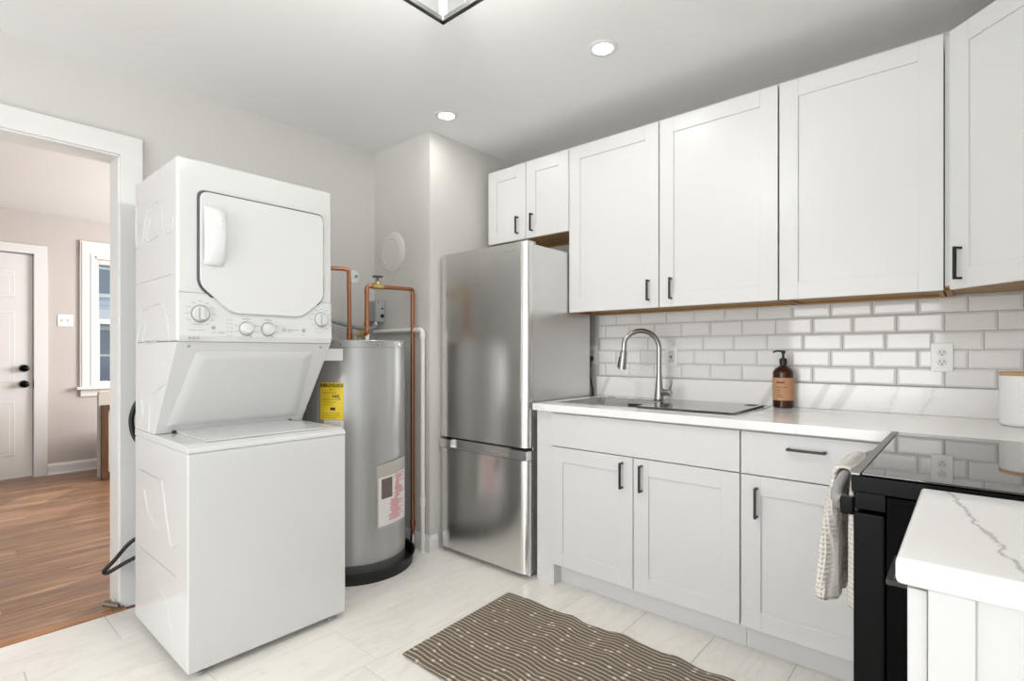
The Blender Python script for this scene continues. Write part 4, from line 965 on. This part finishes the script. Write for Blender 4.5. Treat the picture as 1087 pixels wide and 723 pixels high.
mb.bm.faces.new(rings[0][::-1]); mb.bm.faces.new(rings[-1])
bmesh.ops.recalc_face_normals(mb.bm, faces=mb.bm.faces[:])
tag(link('dish_towel', mb, M_TOWEL, ang=80), 'cream waffle-weave towel hanging over the range handle', 'towel')

# ------------------------------------------------------------------ short counter in front of the range
t = thing('corner_base_cabinet', 'white base cabinet end in the foreground under the short worktop', 'cabinet', (1.270, 0.062, 0), pi, 'white shaker base cabinets')
mb = MB(); mb.box(0.002, 0.428, 0.0215, 0.595, 0.10, 0.8795); link('body', mb, M_CAB, t)
mb = MB(); mb.box(0.002, 0.428, 0.085, 0.595, 0.0, 0.0995); link('toe_kick', mb, M_CAB, t)
d = link('drawer', MB().box(0.003, 0.428, 0.0, 0.0205, 0.745, 0.872, 0.0012, 1), M_CAB, t); pull(d, 0.213, 0.818, 0.128, False, 0.0, 0.038)
link('door', shaker(0.003, 0.428, 0.116, 0.740), M_CAB, t)
ep = MB()
for a, b, c_, d_ in ((0.0215, 0.066, 0.0, 0.8795), (0.528, 0.595, 0.0, 0.8795)): ep.box(0.4285, 0.442, a, b, c_, d_, 0.001, 1)
ep.box(0.4285, 0.442, 0.066, 0.528, 0.0, 0.09, 0.001, 1); ep.box(0.4285, 0.436, 0.064, 0.53, 0.085, 0.8795)
link('end_panel', ep, M_CAB, t)
mb = MB(); mb.box(0.819, 1.2755, YF+0.004, 0.073, 0.8805, 0.914, 0.007, 3)
tag(link('countertop', mb, M_QUARTZ, ang=30), 'short white quartz worktop with thin grey vein in the foreground', 'countertop')

# ------------------------------------------------------------------ rug
def rugf(u, v):
    x = 1.255+0.660*u; y = 1.672-1.20*v
    x += 0.006*sin(v*14)*u; y += 0.020*(u-0.5)*2*0.9
    z = 0.0075+0.0012*sin(v*40+u*3)
    for yc, h, s_ in ((1.27, 0.011, 0.045), (1.03, 0.013, 0.05), (0.80, 0.012, 0.05), (0.62, 0.008, 0.05)):
        z += h*math.exp(-((y-yc-0.10*(u-0.6))/s_)**2)*(0.15+0.85*u)
    edge = min(v, 1-v, u, 1-u); z -= 0.001*max(0, 1-edge/0.02)
    return Vector((x, y, z))
mb = MB(); mb.grid(rugf, 60, 160, 0.005)
tag(link('rug', mb, M_RUG, ang=80), 'brown and beige striped woven rug on the tiled floor', 'rug')

# ------------------------------------------------------------------ door stop, armchair, outdoors
t = thing('door_stop', 'small brown door stop at the foot of the doorway casing', 'door stop', (0.60, 2.945, 0))
mb = MB(); mb.cyl((0.633, 2.930, 0.016), (0.585, 2.965, 0.034), 0.011, 0.014, 18, 0.002); link('bumper', mb, M_BROWN, t)
mb = MB(); mb.box(0.604, 0.650, 2.916, 2.934, 0.001, 0.014, 0.002); link('foot_plate', mb, M_BROWN, t)
t = thing('armchair', 'beige armchair with a dark wood frame under the far window', 'chair', (1.5, 6.2, 0))
mb = MB(); mb.prism([(1.140, 0.03), (1.140, 0.79), (1.148, 0.812), (1.165, 0.818), (1.78, 0.818), (1.80, 0.80), (1.80, 0.03)], 'y', 5.995, 6.045, 0.008); link('backrest', mb, M_UPH, t)
mb = MB(); mb.box(1.27, 1.79, 6.046, 6.50, 0.16, 0.44, 0.03, 3); link('seat', mb, M_UPH, t)
mb = MB(); mb.box(1.158, 1.212, 5.970, 5.9945, 0.006, 0.690, 0.003); mb.box(1.74, 1.79, 5.970, 5.9945, 0.006, 0.690, 0.003); mb.box(1.212, 1.74, 5.970, 5.9945, 0.640, 0.690, 0.003); mb.box(1.212, 1.74, 5.970, 5.9945, 0.03, 0.075, 0.003); link('frame', mb, M_WALNUT, t)
for x in (1.30, 1.76):
    mb = MB(); mb.box(x-0.02, x+0.02, 6.44, 6.48, 0.0025, 0.159, 0.003); link('leg', mb, M_WALNUT, t)
mb = MB(); mb.box(-25, 40, YL+0.3, 60, -0.9, -0.6); struct('floor_outdoors', mb, M_GRASS)
t = thing('neighbour_house', 'pale sided house across the street seen through the far window', 'house', (4.0, 17, -0.6))
mb = MB(); mb.box(-2, 12, 17, 23, -0.6, 4.6); link('wall', mb, M_SIDING, t)
mb = MB(); mb.prism([(16.3, 4.55), (23.7, 4.55), (20, 7.2)], 'x', -2.5, 12.5); link('roof', mb, M_ROOF, t)
mb = MB(); mb.box(-2.2, 12.2, 16.5, 17, 1.95, 2.25); mb.box(-2.2, 12.2, 16.9, 17, -0.6, 0.1); link('porch_beam', mb, M_HTRIM, t)
for x in (1.2, 2.9, 3.9, 5.4):
    for z in (0.45, 2.7):
        mb = MB(); mb.box(x-0.1, x+0.9, 16.93, 17, z-0.1, z+1.4); f_ = link('window', mb, M_HTRIM, t)
        mb = MB(); mb.box(x, x+0.8, 16.915, 16.93, z, z+0.62); mb.box(x, x+0.8, 16.915, 16.93, z+0.68, z+1.3); link('pane', mb, M_HWIN, f_)
t = thing('parked_car', 'dark parked car outside beyond the far window', 'car', (3.0, 12.5, -0.6))
mb = MB(); mb.prism([(1.2, -0.35), (1.2, 0.05), (1.5, 0.22), (2.3, 0.30), (2.9, 0.75), (4.2, 0.78), (4.9, 0.32), (5.4, 0.25), (5.5, -0.35)], 'y', 11.7, 13.4, 0.06); link('body', mb, M_GREYVEH, t)
for x in (2.0, 4.6):
    for y in (11.68, 13.22):
        mb = MB(); mb.cyl((x, y, -0.28), (x, y+0.2, -0.28), 0.32, 0.32, 28, 0.03); link('wheel', mb, M_RUBBER, t)

# ------------------------------------------------------------------ lights in the ceiling
def downlight(x, y, label, power):
    t = thing('recessed_light', label, 'ceiling light', (x, y, ZC), None, 'recessed ceiling lights')
    mb = MB(); mb.lathe([(0.041, -0.001), (0.044, -0.005), (0.060, -0.004), (0.064, -0.001), (0.064, 0.0), (0.041, 0.0)], (x, y, ZC), seg=48); link('trim_ring', mb, M_TRIM, t)
    mb = MB(); mb.lathe([(0, -0.003), (0.041, -0.003), (0.041, -0.0005), (0, -0.0005)], (x, y, ZC), seg=48); link('lens', mb, M_LENS, t)
    l = area('lamp', (0, 0, -0.006), (0, 0, -1), 0.08, 0.08, power, (1, 0.975, 0.94), 'DISK'); l.parent = t
downlight(1.946, 2.174, 'round recessed ceiling light nearest the refrigerator', DOWN_W)
downlight(1.955, 1.189, 'round recessed ceiling light above the sink side', DOWN_W)

PX, PY, PZ, PH = 0.92, 1.064, 2.200, 0.340/2
t = thing('lantern_light', 'square glass and dark metal lantern ceiling light at the top edge', 'ceiling light', (PX, PY, ZC))
def bar(mb, a, b, w_): 
    a = Vector(a); b = Vector(b); mn = Vector((min(a.x, b.x)-w_, min(a.y, b.y)-w_, min(a.z, b.z)-w_)); mx = Vector((max(a.x, b.x)+w_, max(a.y, b.y)+w_, max(a.z, b.z)+w_))
    mb.box(mn.x, mx.x, mn.y, mx.y, mn.z, mx.z, 0.001, 1)
c4 = [(PX-PH, PY-PH), (PX+PH, PY-PH), (PX+PH, PY+PH), (PX-PH, PY+PH)]
for zz in (PZ, 2.425):
    mb = MB()
    for i in range(4): bar(mb, (*c4[i], zz), (*c4[(i+1) % 4], zz), 0.0075)
    link('frame_ring', mb, M_GUN, t)
for i in range(4):
    mb = MB(); bar(mb, (*c4[i], PZ+0.007), (*c4[i], 2.418), 0.0095); link('corner_post', mb, mat('post_grey', (0.26, 0.26, 0.255), 0.45, 0.3), t)
for i in range(4):
    a = Vector((*c4[i], 0)); b = Vector((*c4[(i+1) % 4], 0)); inn = (Vector((PX, PY, 0))-(a+b)/2).normalized()*0.0
    mb = MB(); d_ = (b-a).normalized(); a2 = a+d_*0.010; b2 = b-d_*0.010; n_ = Vector((d_.y, -d_.x, 0))*0.0015
    V = [mb.bm.verts.new((p+o_).to_tuple()[:2]+(z_,)) for z_ in (PZ+0.008, 2.417) for p, o_ in ((a2, n_), (b2, n_), (b2, -n_), (a2, -n_))]
    fs = [mb.bm.faces.new(V[:4]), mb.bm.faces.new(V[4:])]+[mb.bm.faces.new((V[k], V[(k+1) % 4], V[4+(k+1) % 4], V[4+k])) for k in range(4)]
    bmesh.ops.recalc_face_normals(mb.bm, faces=fs); pn = link('pane', mb, M_GLASS, t)
    mb = MB(); off = Vector((-d_.y, d_.x, 0))*0.004
    for f0, f1, bend in ((0.30, 0.62, 0.03), (0.70, 0.38, -0.03)):
        p0 = a.lerp(b, f0)+off; p1 = a.lerp(b, f1)+off; pm = a.lerp(b, (f0+f1)/2)+off+d_*bend
        mb.tube([(p0.x, p0.y, PZ+0.008), (pm.x, pm.y, PZ+0.11), (p1.x, p1.y, 2.417)], 0.002, 8)
    link('cross_wire', mb, M_GUN, t)
mb = MB(); mb.box(PX-0.07, PX+0.07, PY-0.07, PY+0.07, 2.449, ZC-0.0005, 0.003); mb.box(PX-PH, PX+PH, PY-0.010, PY+0.010, 2.4315, 2.4485, 0.002); mb.box(PX-0.010, PX+0.010, PY-PH, PY+PH, 2.4315, 2.4485, 0.002); link('canopy', mb, M_NICKEL, t)
for dx, dy in ((-0.05, -0.05), (0.05, 0.05)):
    mb = MB(); mb.cyl((PX+dx, PY+dy, 2.375), (PX+dx, PY+dy, 2.4310), 0.012, 0.012, 16); sk_ = link('socket', mb, M_NICKEL, t)
    mb = MB(); mb.lathe([(0, -0.06), (0.018, -0.055), (0.028, -0.035), (0.027, -0.018), (0.013, 0.0), (0, 0.0)], (PX+dx, PY+dy, 2.375), seg=24); link('bulb', mb, M_BULB, sk_)
pl_ = bpy.data.lights.new('lantern_lamp', 'POINT'); pl_.energy = PEND_W; pl_.shadow_soft_size = 0.05; pl_.color = (1, 0.975, 0.94)
po_ = bpy.data.objects.new('lantern_lamp', pl_); COL.objects.link(po_); po_.location = (0, 0, 2.27-ZC); po_.parent = t
